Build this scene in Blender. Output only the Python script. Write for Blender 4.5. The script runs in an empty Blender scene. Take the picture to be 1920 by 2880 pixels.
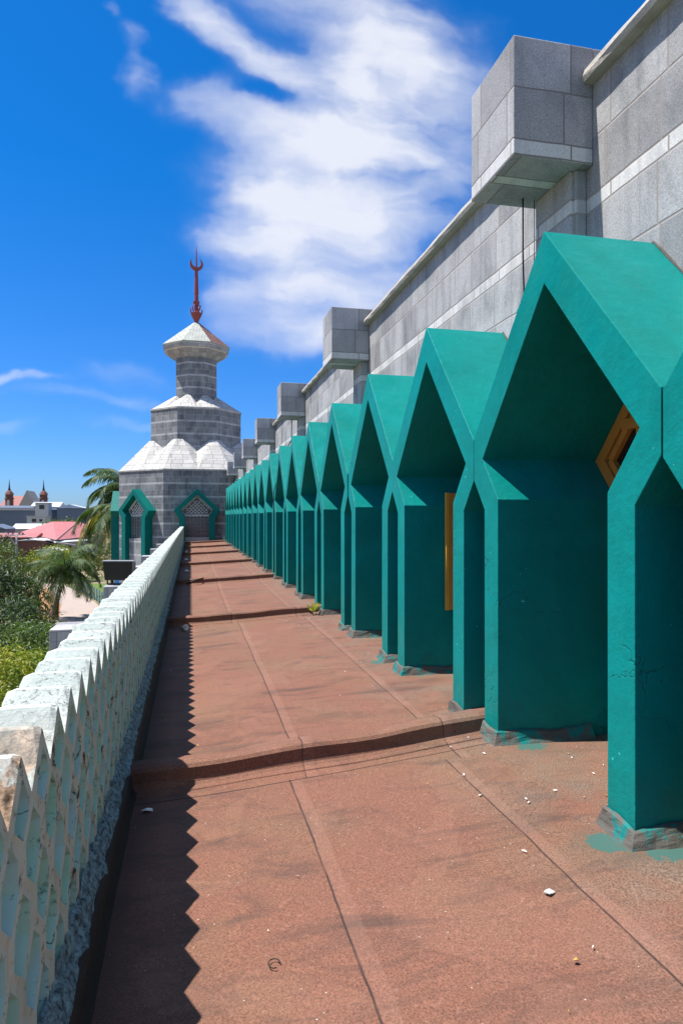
import bpy, math, random
from mathutils import Vector, Matrix, noise as mnoise
R = math.radians
S = bpy.context.scene
COL = S.collection

# ------------------------------------------------------------------ camera
cam = bpy.data.cameras.new('camera'); co = bpy.data.objects.new('camera', cam); COL.objects.link(co)
co.location = (0, 0, 1.59); co.rotation_euler = (R(90), 0, R(-12.81))
cam.sensor_width = 36; cam.sensor_fit = 'AUTO'; cam.lens = 23.25
cam.shift_y = 13/2880; cam.clip_start = .05; cam.clip_end = 6000
S.camera = co

# ------------------------------------------------------------------ material helper
class G:
    def __init__(s, tree): s.t = tree; s.N = tree.nodes; s.L = tree.links
    def put(s, sock, v):
        if v is None: return
        if hasattr(v, 'is_output') or isinstance(v, bpy.types.NodeSocket): s.L.new(v, sock)
        else:
            if sock.type == 'RGBA' and len(v) == 3: v = (*v, 1)
            sock.default_value = v
    def m(s, op, a, b=None, c=None, clamp=False):
        n = s.N.new('ShaderNodeMath'); n.operation = op; n.use_clamp = clamp
        for i, v in enumerate((a, b, c)): s.put(n.inputs[i], v)
        return n.outputs[0]
    def vm(s, op, a, b=None):
        n = s.N.new('ShaderNodeVectorMath'); n.operation = op
        s.put(n.inputs[0], a); s.put(n.inputs[1], b); return n.outputs[0]
    def mix(s, f, a, b, mode='MIX'):
        n = s.N.new('ShaderNodeMixRGB'); n.blend_type = mode
        s.put(n.inputs[0], f); s.put(n.inputs[1], a); s.put(n.inputs[2], b); return n.outputs[0]
    def noise(s, v, sc, det=3, rough=.55, dist=0, col=False):
        n = s.N.new('ShaderNodeTexNoise'); s.put(n.inputs['Vector'], v)
        n.inputs['Scale'].default_value = sc; n.inputs['Detail'].default_value = det
        n.inputs['Roughness'].default_value = rough; n.inputs['Distortion'].default_value = dist
        return n.outputs['Color' if col else 'Fac']
    def vor(s, v, sc, feat='F1', rnd=1):
        n = s.N.new('ShaderNodeTexVoronoi'); n.feature = feat; s.put(n.inputs['Vector'], v)
        n.inputs['Scale'].default_value = sc; n.inputs['Randomness'].default_value = rnd
        return n.outputs['Distance']
    def white(s, v):
        n = s.N.new('ShaderNodeTexWhiteNoise'); n.noise_dimensions = '3D'; s.put(n.inputs['Vector'], v); return n.outputs['Value']
    def mr(s, v, a, b, c=0., d=1.):
        n = s.N.new('ShaderNodeMapRange'); s.put(n.inputs[0], v)
        for i, q in enumerate((a, b, c, d)): n.inputs[i+1].default_value = q
        return n.outputs[0]
    def sep(s, v):
        n = s.N.new('ShaderNodeSeparateXYZ'); s.put(n.inputs[0], v); return n.outputs
    def comb(s, x, y, z=0.):
        n = s.N.new('ShaderNodeCombineXYZ')
        for i, v in enumerate((x, y, z)): s.put(n.inputs[i], v)
        return n.outputs[0]
    def pos(s): return s.N.new('ShaderNodeNewGeometry').outputs['Position']
    def uv(s): return s.N.new('ShaderNodeTexCoord').outputs['UV']
    def obj(s): return s.N.new('ShaderNodeTexCoord').outputs['Object']
    def stretch(s, v, sc): return s.vm('MULTIPLY', v, sc)
    def bump(s, h, st, dist=.01):
        n = s.N.new('ShaderNodeBump'); n.inputs['Strength'].default_value = st; n.inputs['Distance'].default_value = dist
        s.put(n.inputs['Height'], h); return n.outputs[0]

MATS = {}
def mat(name, fn, rough=.7, spec=.4):
    m = bpy.data.materials.new(name); m.use_nodes = True
    g = G(m.node_tree); b = g.N['Principled BSDF']
    b.inputs['Roughness'].default_value = rough; b.inputs['Specular IOR Level'].default_value = spec
    r = fn(g, b)
    if r is not None:
        c, nrm = r if isinstance(r, tuple) and len(r) == 2 and not isinstance(r[0], (int, float)) else (r, None)
        g.put(b.inputs['Base Color'], c)
        if nrm is not None: g.put(b.inputs['Normal'], nrm)
    MATS[name] = m; return m

def plain(name, c, rough=.7, var=.25, sc=3., bump=.0, spec=.4, metal=0):
    def f(g, b):
        p = g.pos(); n = g.noise(p, sc, 5, .6)
        d = tuple(x*(1-var) for x in c); e = tuple(min(1, x*(1+var)) for x in c)
        b.inputs['Metallic'].default_value = metal
        return g.mix(n, d, e), (g.bump(g.noise(p, sc*8, 4, .6), bump) if bump else None)
    return mat(name, f, rough, spec)

# ------------------------------------------------------------------ world (sky with wind-drawn clouds)
W = bpy.data.worlds.new('World'); S.world = W; W.use_nodes = True
g = G(W.node_tree); bg = g.N['Background']
SUN = Vector((-.445, .085, 1)).normalized()
SUN_EL = math.asin(SUN.z); SUN_AZ = math.atan2(SUN.x, SUN.y)      # azimuth from +Y towards +X
sky = g.N.new('ShaderNodeTexSky'); sky.sky_type = 'NISHITA'; sky.sun_disc = False
sky.sun_elevation = SUN_EL; sky.sun_rotation = SUN_AZ
sky.air_density = 1.0; sky.dust_density = .35; sky.ozone_density = 4.0
hs = g.N.new('ShaderNodeHueSaturation'); hs.inputs['Saturation'].default_value = 1.32; hs.inputs['Value'].default_value = 1.0
hs.inputs['Hue'].default_value = .493
g.L.new(sky.outputs[0], hs.inputs['Color'])
hs.inputs['Saturation'].default_value = 1.15; hs.inputs['Hue'].default_value = .5
d = g.N.new('ShaderNodeTexCoord').outputs['Generated']
sx, sy, sz = g.sep(d)
yy = g.m('MAXIMUM', sy, .08)
u0 = g.m('DIVIDE', sx, yy); v0 = g.m('DIVIDE', sz, yy)
pq = g.comb(u0, v0, 0.)
w1 = g.noise(pq, 3.2, 5, .6, 0, True); w2 = g.noise(pq, 9, 3, .5, 0, True)
wv = g.vm('SUBTRACT', w1, (.5, .5, .5)); wv = g.vm('MULTIPLY', wv, (.20, .13, 0))
wv2 = g.vm('SUBTRACT', w2, (.5, .5, .5)); wv2 = g.vm('MULTIPLY', wv2, (.07, .03, 0))
pw = g.vm('ADD', g.vm('ADD', pq, wv), wv2)
blobs = [(.315,.70,.150,.110,1.15,0),(.275,.575,.160,.100,1.05,0),(.150,.590,.105,.040,.85,0),(.20,.47,.165,.070,.95,0),
         (.115,.415,.095,.033,.8,0),(.185,.375,.130,.055,.62,0),(.225,.295,.11,.055,.75,0),(.13,.335,.10,.035,.65,0),(.17,.275,.12,.03,.5,0),(.010,.735,.060,.030,.65,-.6),
         (.085,.70,.09,.030,.7,-.35),(.23,.80,.190,.055,.6,0),(.02,.615,.065,.035,.45,0),(-.09,.685,.028,.018,.4,0),
         (-.084,.64,.020,.032,.42,.4),(-.245,.190,.062,.010,.5,0),(-.13,.17,.10,.012,.28,0),(-.10,.205,.07,.02,.25,0),(-.25,.13,.06,.010,.45,0),
         (-.09,.135,.06,.012,.3,0),(-.125,.712,.016,.012,.35,0),(.06,.30,.05,.05,.3,0),(.30,.33,.05,.10,.35,0),(.115,.50,.05,.06,.45,0)]
tot = None
for (cx, cy, rx, ry, a, rot) in blobs:
    q = g.vm('SUBTRACT', pw, (cx, cy, 0))
    if rot:
        qx, qy, _ = g.sep(q); c_, s_ = math.cos(rot), math.sin(rot)
        q = g.comb(g.m('ADD', g.m('MULTIPLY', qx, c_), g.m('MULTIPLY', qy, s_)), g.m('SUBTRACT', g.m('MULTIPLY', qy, c_), g.m('MULTIPLY', qx, s_)), 0.)
    q = g.vm('DIVIDE', q, (rx, ry, 1))
    ln = g.N.new('ShaderNodeVectorMath'); ln.operation = 'LENGTH'; g.L.new(q, ln.inputs[0])
    e = g.m('POWER', 2.718, g.m('MULTIPLY', g.m('POWER', ln.outputs['Value'], 2.5), -1.15))
    e = g.m('MULTIPLY', e, a)
    tot = e if tot is None else g.m('ADD', tot, e)
q = g.vm('DIVIDE', g.vm('SUBTRACT', pw, (.105, .642, 0)), (.042, .017, 1))
ln = g.N.new('ShaderNodeVectorMath'); ln.operation = 'LENGTH'; g.L.new(q, ln.inputs[0])
hole = g.m('POWER', 2.718, g.m('MULTIPLY', g.m('POWER', ln.outputs['Value'], 3.), -.8))
tot = g.m('MULTIPLY', tot, g.m('SUBTRACT', 1., g.m('MULTIPLY', hole, .9)))
streak = g.noise(g.stretch(pw, (4.5, 12., 1)), 1., 4, .5, .2)
tot = g.m('MULTIPLY', tot, g.mr(streak, .28, .66, .22, 1.0))
fine = g.noise(g.stretch(pw, (9., 26., 1)), 1., 6, .6)
dens = g.m('ADD', tot, g.m('MULTIPLY', g.m('SUBTRACT', fine, .5), .16), clamp=True)
dens = g.m('MULTIPLY', dens, g.mr(tot, .02, .25))
dens = g.m('SMOOTH_MIN', dens, .90, .25)
front = g.mr(sy, .02, .15)
back = g.mr(g.noise(g.stretch(d, (2, 2, 5)), 1.4, 6, .6), .42, .68, .1, .85)  # unseen cloud behind the camera, thickened to whiten the fill light
dens = g.m('ADD', g.m('MULTIPLY', dens, front), g.m('MULTIPLY', back, g.m('SUBTRACT', 1., front)), clamp=True)
skc = g.mix(1., hs.outputs[0], g.mix(g.mr(sz, .0, .45), (.55, .82, 1.42), (.10, .93, 1.52)), 'MULTIPLY')
g.L.new(g.mix(dens, skc, (8.0, 8.2, 8.9)), bg.inputs['Color'])
bg.inputs['Strength'].default_value = .062

# ------------------------------------------------------------------ sun, exposure
sl = bpy.data.lights.new('sun', 'SUN'); sl.energy = 4.6; sl.angle = R(.53); sl.color = (1, .955, .88)
so = bpy.data.objects.new('sun', sl); COL.objects.link(so); so.location = (-10, 0, 30)
so.rotation_euler = (-SUN).to_track_quat('-Z', 'Y').to_euler()
S.view_settings.view_transform = 'Standard'; S.view_settings.look = 'None'
S.view_settings.exposure = .88; S.view_settings.gamma = 1

# ------------------------------------------------------------------ materials
def stone(name, dark, light, band, joint, off=0., bw=.575, var=.16, speck=.45, stain=.35, per=.85, jw=.008):
    def f(g, b):
        u, v, _ = g.sep(g.uv())
        wob = g.m('MULTIPLY', g.m('SUBTRACT', g.noise(g.uv(), 2.5, 2), .5), .02)
        vv = g.m('ADD', g.m('SUBTRACT', v, off), wob)
        k = g.m('FLOOR', g.m('DIVIDE', vv, per)); fr = g.m('SUBTRACT', vv, g.m('MULTIPLY', k, per))
        isb = g.m('LESS_THAN', fr, .11); up = g.m('GREATER_THAN', fr, .055+per/2)
        row = g.m('ADD', g.m('MULTIPLY', k, 3.), g.m('ADD', up, g.m('MULTIPLY', isb, -1.)))
        o = g.m('MULTIPLY', g.white(g.comb(row, 3.3, 0.)), .9)
        uu = g.m('ADD', g.m('DIVIDE', u, bw), o); ku = g.m('FLOOR', uu); fu = g.m('SUBTRACT', uu, ku)
        dv = g.m('MINIMUM', g.m('ABSOLUTE', g.m('SUBTRACT', fr, .11)), g.m('ABSOLUTE', g.m('SUBTRACT', fr, .055+per/2)))
        dv = g.m('MINIMUM', dv, g.m('MINIMUM', fr, g.m('SUBTRACT', per, fr)))
        du = g.m('MULTIPLY', g.m('MINIMUM', fu, g.m('SUBTRACT', 1., fu)), bw)
        dj = g.m('MINIMUM', dv, du)
        jn = g.mr(dj, jw*.4, jw, 1., 0.)
        rnd = g.white(g.comb(ku, row, 1.))
        base = g.mix(rnd, dark, light)
        base = g.mix(isb, base, band)
        p = g.pos()
        sp = g.noise(p, 150, 2, .8)
        base = g.mix(speck, base, g.mix(g.mr(sp, .35, .65), (.03, .035, .04), (.75, .76, .78)), 'OVERLAY')
        st = g.noise(g.stretch(p, (1, 1, .6)), 1.7, 7, .65, .5)
        base = g.mix(g.m('MULTIPLY', g.mr(st, .46, .68), stain), base, (.035, .045, .055))
        drip = g.noise(g.stretch(p, (9, 9, .5)), 1., 4, .6)
        base = g.mix(g.m('MULTIPLY', g.mr(drip, .5, .75), stain*.7), base, (.05, .055, .06))
        wash = g.noise(p, 3.1, 5, .6)
        base = g.mix(g.m('MULTIPLY', g.mr(wash, .5, .75), .25), base, (.5, .5, .5))
        c = g.mix(jn, base, joint)
        h = g.m('ADD', g.m('MULTIPLY', jn, -1.), g.m('MULTIPLY', sp, .25))
        return c, g.bump(h, .5, .006)
    return mat(name, f, .82, .3)
stone('wall_stone', (.29, .282, .285), (.47, .46, .455), (.63, .615, .60), (.30, .265, .245), off=3.84, per=.92, jw=.011, stain=.5)
stone('box_stone', (.27, .265, .275), (.46, .455, .46), (.60, .595, .59), (.20, .18, .17), off=4.175, bw=.5)
stone('tower_stone', (.165, .172, .182), (.26, .265, .275), (.46, .465, .475), (.34, .34, .35), off=.25, bw=.62, speck=.3, stain=.6, jw=.013)
stone('roof_stone', (.43, .415, .39), (.53, .51, .48), (.60, .59, .56), (.14, .13, .12), off=.1, bw=.7, speck=.2, stain=.22, jw=.02)

def slate(name, a, b_, jt):
    def f(g, b):
        u, v, _ = g.sep(g.uv())
        vv = g.m('DIVIDE', v, .17); k = g.m('FLOOR', vv); fr = g.m('SUBTRACT', vv, k)
        uu = g.m('ADD', g.m('DIVIDE', u, .42), g.m('MULTIPLY', k, .47)); ku = g.m('FLOOR', uu); fu = g.m('SUBTRACT', uu, ku)
        jn = g.m('MAXIMUM', g.mr(fr, 0., .16, 1., 0.), g.mr(g.m('MINIMUM', fu, g.m('SUBTRACT', 1., fu)), .02, .045, 1., 0.))
        c = g.mix(g.white(g.comb(ku, k, 0.)), a, b_)
        c = g.mix(g.m('MULTIPLY', g.noise(g.pos(), 2.5, 6, .65), .35), c, jt)
        return g.mix(g.m('MULTIPLY', jn, .75), c, jt), g.bump(g.m('MULTIPLY', jn, -1.), .5, .02)
    return mat(name, f, .8, .3)
slate('pale_slate', (.36, .38, .34), (.48, .50, .46), (.10, .11, .10))
slate('brown_slate', (.17, .085, .075), (.24, .12, .10), (.05, .03, .03))

def teal(name, c1, c2, rough=.46):
    def f(g, b):
        p = g.pos()
        n = g.noise(p, 1.3, 6, .68, .4); c = g.mix(g.mr(n, .32, .68), c1, c2)
        br = g.noise(g.stretch(p, (3, 30, 2.2)), 1., 4, .6); c = g.mix(g.m('MULTIPLY', g.mr(br, .5, .75), .12), c, (.02, .30, .27))
        oi = g.N.new('ShaderNodeObjectInfo').outputs['Random']; c = g.mix(g.m('MULTIPLY', oi, .22), c, (.0, .20, .20))
        cr = g.vor(g.vm('ADD', p, g.vm('MULTIPLY', g.noise(p, 2.2, 4, .6, 0, True), (.9, .9, .9))), 1.1, 'DISTANCE_TO_EDGE')
        crk = g.m('MULTIPLY', g.mr(cr, .0, .006, 1., 0.), g.mr(g.noise(p, 1.1, 3), .58, .65))
        c = g.mix(g.m('MULTIPLY', crk, .6), c, (0.0, .10, .10))
        st = g.noise(g.stretch(p, (5, 5, .7)), 1., 5, .6)
        c = g.mix(g.m('MULTIPLY', g.mr(st, .52, .8), .30), c, (.0, .16, .15))
        chip = g.m('MULTIPLY', g.mr(g.noise(p, 26, 3, .6), .715, .74), g.mr(g.noise(p, 1.9, 2), .5, .6))
        c = g.mix(chip, c, (.12, .55, .52))
        z = g.sep(p)[2]
        foot = g.m('MULTIPLY', g.mr(z, .0, .35, 1., 0.), g.mr(g.noise(p, 9, 5, .7), .5, .62))
        c = g.mix(g.m('MULTIPLY', foot, .55), c, (.02, .09, .09))
        g.put(b.inputs['Roughness'], g.mr(g.noise(p, 5, 4), .3, .7, rough-.08, rough+.15))
        h = g.m('ADD', g.m('ADD', g.m('MULTIPLY', crk, -1.2), g.m('MULTIPLY', g.noise(p, 14, 4, .6), .8)), g.m('MULTIPLY', g.noise(p, 75, 3), .18))
        return c, g.bump(h, .5, .014)
    return mat(name, f, rough, .16)
teal('teal_paint', (.0, .172, .148), (.0, .245, .225))
teal('green_paint', (.0, .115, .098), (.0, .16, .135))

def fl(g, b):
    p = g.pos(); x, y, z = g.sep(p)
    fine = g.noise(p, 120, 4, .8); mid = g.noise(p, 45, 4, .75); big = g.noise(p, .8, 7, .62, .4)
    c = g.mix(g.mr(fine, .3, .7), (.060, .024, .015), (.315, .138, .090))
    c = g.mix(g.m('MULTIPLY', g.mr(mid, .55, .75), .35), c, (.46, .26, .19))
    c = g.mix(g.m('MULTIPLY', g.mr(big, .47, .66), .5), c, g.mix(g.mr(fine, .35, .65), (.07, .045, .02), (.26, .17, .10)))
    sm = g.noise(g.stretch(p, (.9, 3.0, 1)), 1.5, 6, .62, .8)
    c = g.mix(g.m('MULTIPLY', g.mr(sm, .51, .68), .72), c, (.070, .042, .034))
    ring = g.noise(p, 1.25, 4, .5, .6); rg = g.m('ABSOLUTE', g.m('SUBTRACT', ring, .53))
    c = g.mix(g.m('MULTIPLY', g.mr(rg, .0, .018, 1., 0.), .16), c, (.07, .045, .035))
    c = g.mix(g.m('MULTIPLY', g.mr(ring, .53, .56), .06), c, (.42, .24, .17))
    # grime gathers near the arch feet
    gr = g.m('MULTIPLY', g.mr(x, 1.35, 2.15), g.mr(g.noise(p, 2.2, 6, .65), .40, .62))
    c = g.mix(g.m('MULTIPLY', gr, .65), c, g.mix(g.mr(fine, .4, .6), (.045, .04, .03), (.26, .21, .16)))
    wob = g.m('MULTIPLY', g.m('SUBTRACT', g.noise(p, 1.1, 4), .5), .05)
    xs = g.m('ADD', x, wob)
    sid = g.m('FLOOR', g.m('DIVIDE', g.m('SUBTRACT', y, 4.12), 6.24)); so_ = g.m('MULTIPLY', g.m('SUBTRACT', g.white(g.comb(sid, 0., 7.)), .5), .14)
    for cx in (.66, 1.70):
        dl = g.m('ABSOLUTE', g.m('SUBTRACT', g.m('ADD', xs, so_), cx))
        c = g.mix(g.m('MULTIPLY', g.mr(dl, .002, .008, 1., 0.), g.mr(g.noise(p, 3, 3), .3, .5, .35, .95)), c, (.03, .016, .014))
        lap = g.m('MULTIPLY', g.mr(g.m('SUBTRACT', g.m('ADD', xs, so_), cx), .0, .004), g.mr(g.m('SUBTRACT', g.m('ADD', xs, so_), cx), .07, .074, 1., 0.))
        c = g.mix(g.m('MULTIPLY', lap, .08), c, (.5, .28, .22))
    yw = g.m('SUBTRACT', g.m('SUBTRACT', y, g.m('MULTIPLY', g.m('POWER', g.m('MAXIMUM', x, 0.), 1.3), .10)), wob)
    fy = g.m('MODULO', g.m('ADD', g.m('SUBTRACT', yw, 4.02), 62.4), 6.24)
    dl = g.m('ABSOLUTE', g.m('SUBTRACT', fy, .03))
    c = g.mix(g.m('MULTIPLY', g.mr(dl, .003, .009, 1., 0.), .9), c, (.02, .012, .01))
    # floor colour darkens smoothly towards the parapet foot
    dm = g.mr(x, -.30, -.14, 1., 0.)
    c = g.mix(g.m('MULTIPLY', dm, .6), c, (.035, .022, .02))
    pn = g.noise(p, 11, 5, .7)
    for fx, fy_, rr in ((1.99, 2.86, .20), (2.22, 2.74, .22), (2.3, 4.20, .20), (1.98, 4.93, .13), (2.25, 6.40, .22), (1.99, 6.98, .14)):
        ln = g.N.new('ShaderNodeVectorMath'); ln.operation = 'DISTANCE'; g.L.new(g.vm('MULTIPLY', p, (1, 1, 0)), ln.inputs[0]); ln.inputs[1].default_value = (fx, fy_, 0)
        k = g.m('SUBTRACT', g.m('MULTIPLY', pn, 1.7), g.m('DIVIDE', ln.outputs['Value'], rr*.72))
        c = g.mix(g.m('MULTIPLY', g.mr(k, .12, .2), g.mr(fine, .3, .5, .5, 1.)), c, (.0, .135, .125)); c = g.mix(g.m('MULTIPLY', g.mr(k, -.9, .0), .4), c, (.10, .085, .06))
    chip = g.m('MULTIPLY', g.mr(g.vor(p, 22), .05, .07, 1., 0.), g.mr(g.noise(p, 2.5, 2), .52, .56))
    c = g.mix(chip, c, (.55, .48, .42))
    g.put(b.inputs['Roughness'], g.mr(fine, .3, .7, .62, .9))
    h = g.m('ADD', fine, g.m('MULTIPLY', mid, .8))
    return c, g.bump(h, .55, .006)
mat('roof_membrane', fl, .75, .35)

def white_top(g, b):
    p = g.pos(); y = g.sep(p)[1]
    n = g.noise(p, 2.2, 6, .62)
    c = g.mix(n, (.42, .50, .46), (.62, .64, .61))
    scr = g.noise(g.stretch(p, (34, 62, 34)), 1., 8, .82, 1.1)
    moss = g.m('MULTIPLY', g.mr(scr, .55, .64), g.mr(g.noise(p, 4.5, 4), .40, .62))
    c = g.mix(g.m('MULTIPLY', moss, .9), c, (.035, .05, .045))
    f2 = g.mr(g.noise(g.stretch(p, (90, 60, 90)), 1., 5, .75, .8), .60, .70)
    c = g.mix(g.m('MULTIPLY', f2, .45), c, (.12, .15, .13))
    e = g.m('MULTIPLY', g.mr(y, 1.95, 2.35, 1., 0.), g.mr(g.noise(p, 6, 6, .7, .5), .40, .50))
    rock = g.mix(g.mr(g.noise(p, 22, 7, .75), .35, .65), (.03, .02, .012), (.58, .40, .27))
    c = g.mix(e, c, rock)
    h = g.m('ADD', g.m('MULTIPLY', moss, -1.), g.m('MULTIPLY', g.noise(p, 35, 5, .7), 1.2))
    return c, g.bump(h, .7, .006)
mat('whitewash', white_top, .85, .25)
def bars(g, b):
    p = g.pos(); n = g.noise(p, 3, 6, .6)
    c = g.mix(n, (.36, .45, .41), (.58, .66, .61))
    c = g.mix(g.m('MULTIPLY', g.mr(g.noise(p, 17, 6, .75), .56, .64), .85), c, (.04, .045, .035))
    dmg = g.m('MULTIPLY', g.mr(g.noise(p, 5.5, 6, .7, .8), .60, .64), g.mr(g.sep(p)[1], 3.0, 12., 1., .4)); c = g.mix(dmg, c, (.05, .04, .032))
    st = g.noise(g.stretch(p, (8, 8, 1.2)), 1.5, 5, .65)
    c = g.mix(g.m('MULTIPLY', g.mr(st, .52, .7), .4), c, (.22, .27, .22))
    cr = g.vor(g.vm('ADD', p, g.vm('MULTIPLY', g.noise(p, 5, 4, .6, 0, True), (.3, .3, .3))), 3.0, 'DISTANCE_TO_EDGE')
    crk = g.m('MULTIPLY', g.mr(cr, .0, .010, 1., 0.), g.mr(g.noise(p, 2.3, 3), .52, .6))
    c = g.mix(crk, c, (.012, .01, .008))
    return c, g.bump(g.m('ADD', g.m('MULTIPLY', crk, -1.5), g.noise(p, 30, 5, .7)), .6, .006)
mat('lattice_paint', bars, .8, .3)
def recess(g, b):
    p = g.pos()
    n = g.noise(g.stretch(p, (4, 6, 3)), 1., 5, .6)
    c = g.mix(g.mr(n, .35, .65), (.34, .62, .50), (.38, .60, .64))
    c = g.mix(g.m('MULTIPLY', g.mr(g.noise(p, 15, 7, .75), .57, .66), .85), c, (.015, .05, .04))
    c = g.mix(g.m('MULTIPLY', g.mr(g.noise(p, 5, 4), .5, .7), .5), c, (.38, .60, .48))
    cr = g.vor(g.vm('ADD', p, g.vm('MULTIPLY', g.noise(p, 5, 4, .6, 0, True), (.3, .3, .3))), 2.4, 'DISTANCE_TO_EDGE')
    crk = g.m('MULTIPLY', g.mr(cr, .0, .012, 1., 0.), g.mr(g.noise(p, 2.9, 3), .5, .58))
    c = g.mix(crk, c, (.01, .02, .018))
    return c, g.bump(g.noise(p, 30, 5, .7), .5, .005)
mat('mint_paint', recess, .75, .3)
def strip(g, b):
    p = g.pos()
    n = g.noise(g.stretch(p, (38, 24, 38)), 1., 6, .75, .3)
    c = g.mix(g.mr(n, .38, .62), (.03, .05, .06), (.30, .48, .54))
    return c, g.bump(n, 1., .02)
mat('rough_plaster', strip, .8, .3)
plain('bitumen', (.022, .015, .014), .7, .5, 9, .5)
plain('cornice_cement', (.40, .365, .325), .9, .4, 6, .9)
plain('mortar', (.095, .085, .075), .9, .45, 14, .9)
def splash(g, b):
    p = g.pos(); c = g.mix(g.mr(g.noise(p, 9, 5, .7), .50, .60), (.10, .09, .078), (.0, .17, .16))
    return c, g.bump(g.noise(p, 30, 5, .7), .7, .01)
mat('paint_splashed_mortar', splash, .7, .3)
plain('varnished_wood', (.55, .235, .045), .45, .3, 8, .1)
plain('sunlit_wood', (.62, .33, .05), .5, .2, 6, .1)  # brighter than varnished_wood: sun on the sash edge painted into the colour
plain('dark_glass', (.012, .012, .016), .08, .1, 2, 0, .6)
plain('white_lattice', (.75, .76, .76), .7, .2, 3)
plain('black_cable', (.01, .01, .01), .6)
plain('finial_red', (.24, .050, .050), .42, .25, 3, .1)
plain('floodlight_black', (.008, .009, .012), .4)
plain('white_plaster', (.46, .455, .45), .8, .12, 1)
plain('cream_plaster', (.38, .35, .31), .85, .2, 1)
plain('shed_grey', (.11, .14, .19), .6, .1, .3)
def ribbed(name, a, per, rough=.6):
    def f(g, b):
        v = g.sep(g.uv())[1]
        fr = g.m('FRACT', g.m('DIVIDE', v, per))
        c = g.mix(g.mr(g.noise(g.pos(), .4, 4), .3, .7), tuple(x*.88 for x in a), a)
        return g.mix(g.m('MULTIPLY', g.mr(fr, .0, .16, 1., 0.), .4), c, tuple(x*.5 for x in a))
    return mat(name, f, rough, .35)
ribbed('red_roofing', (.43, .15, .14), .42)
plain('brown_roofing', (.30, .12, .11), .7)
plain('white_roofing', (.56, .57, .58), .5, .08, .3)
plain('dark_trim', (.02, .022, .03), .7)
plain('brick_brown', (.16, .075, .06), .85, .25, 2)
plain('grey_concrete', (.30, .31, .32), .85, .25, 2, .3)
plain('blue_tarp', (.015, .16, .50), .5)
plain('paper_white', (.75, .74, .72), .7, .1, 10)
plain('straw', (.45, .30, .08), .8, .3, 10)
plain('bark', (.10, .075, .055), .95, .4, 4, .6)
plain('dark_bark', (.045, .035, .028), .95, .4, 4, .6)
plain('fence_teal', (.01, .23, .21), .5, .2, 2)

def leafm(name, a, b_, trans=.25):
    def f(g, b):
        n = g.white(g.vm('SNAP', g.pos(), (.35, .35, .35)))
        c = g.mix(n, a, b_); g.put(b.inputs['Base Color'], c)
        tr = g.N.new('ShaderNodeBsdfTranslucent'); g.put(tr.inputs[0], g.mix(.5, c, (.25, .45, .03)))
        ms = g.N.new('ShaderNodeMixShader'); ms.inputs[0].default_value = trans
        g.L.new(b.outputs[0], ms.inputs[1]); g.L.new(tr.outputs[0], ms.inputs[2])
        g.L.new(ms.outputs[0], g.N['Material Output'].inputs['Surface'])
    return mat(name, f, .5, .4)
leafm('leaf_dark', (.012, .035, .010), (.05, .085, .028), .15)
leafm('leaf_bright', (.10, .16, .008), (.34, .31, .02), .35)
leafm('leaf_mid', (.022, .06, .010), (.085, .125, .020), .22)
leafm('palm_green', (.022, .06, .018), (.11, .155, .06), .2)
leafm('palm_yellow', (.20, .18, .035), (.45, .36, .09), .3)

def gnd(g, b):
    p = g.pos()
    c = g.mix(g.mr(g.noise(p, .09, 6, .6), .42, .58), (.07, .10, .03), (.34, .25, .16))
    return g.mix(g.m('MULTIPLY', g.noise(p, 1.2, 6, .7), .5), c, (.10, .10, .05))
mat('ground_mixed', gnd, .95, .2)
def dirt(g, b):
    p = g.pos()
    c = g.mix(g.mr(g.noise(p, .35, 6, .6), .35, .65), (.30, .13, .055), (.37, .20, .11))
    return g.mix(g.m('MULTIPLY', g.mr(g.noise(p, 1.7, 6, .7), .5, .7), .5), c, (.20, .17, .06))
mat('orange_dirt', dirt, .95, .2)
plain('path_concrete', (.36, .29, .25), .9, .15, .8)
plain('grass_green', (.09, .14, .02), .95, .5, 2)

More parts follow.
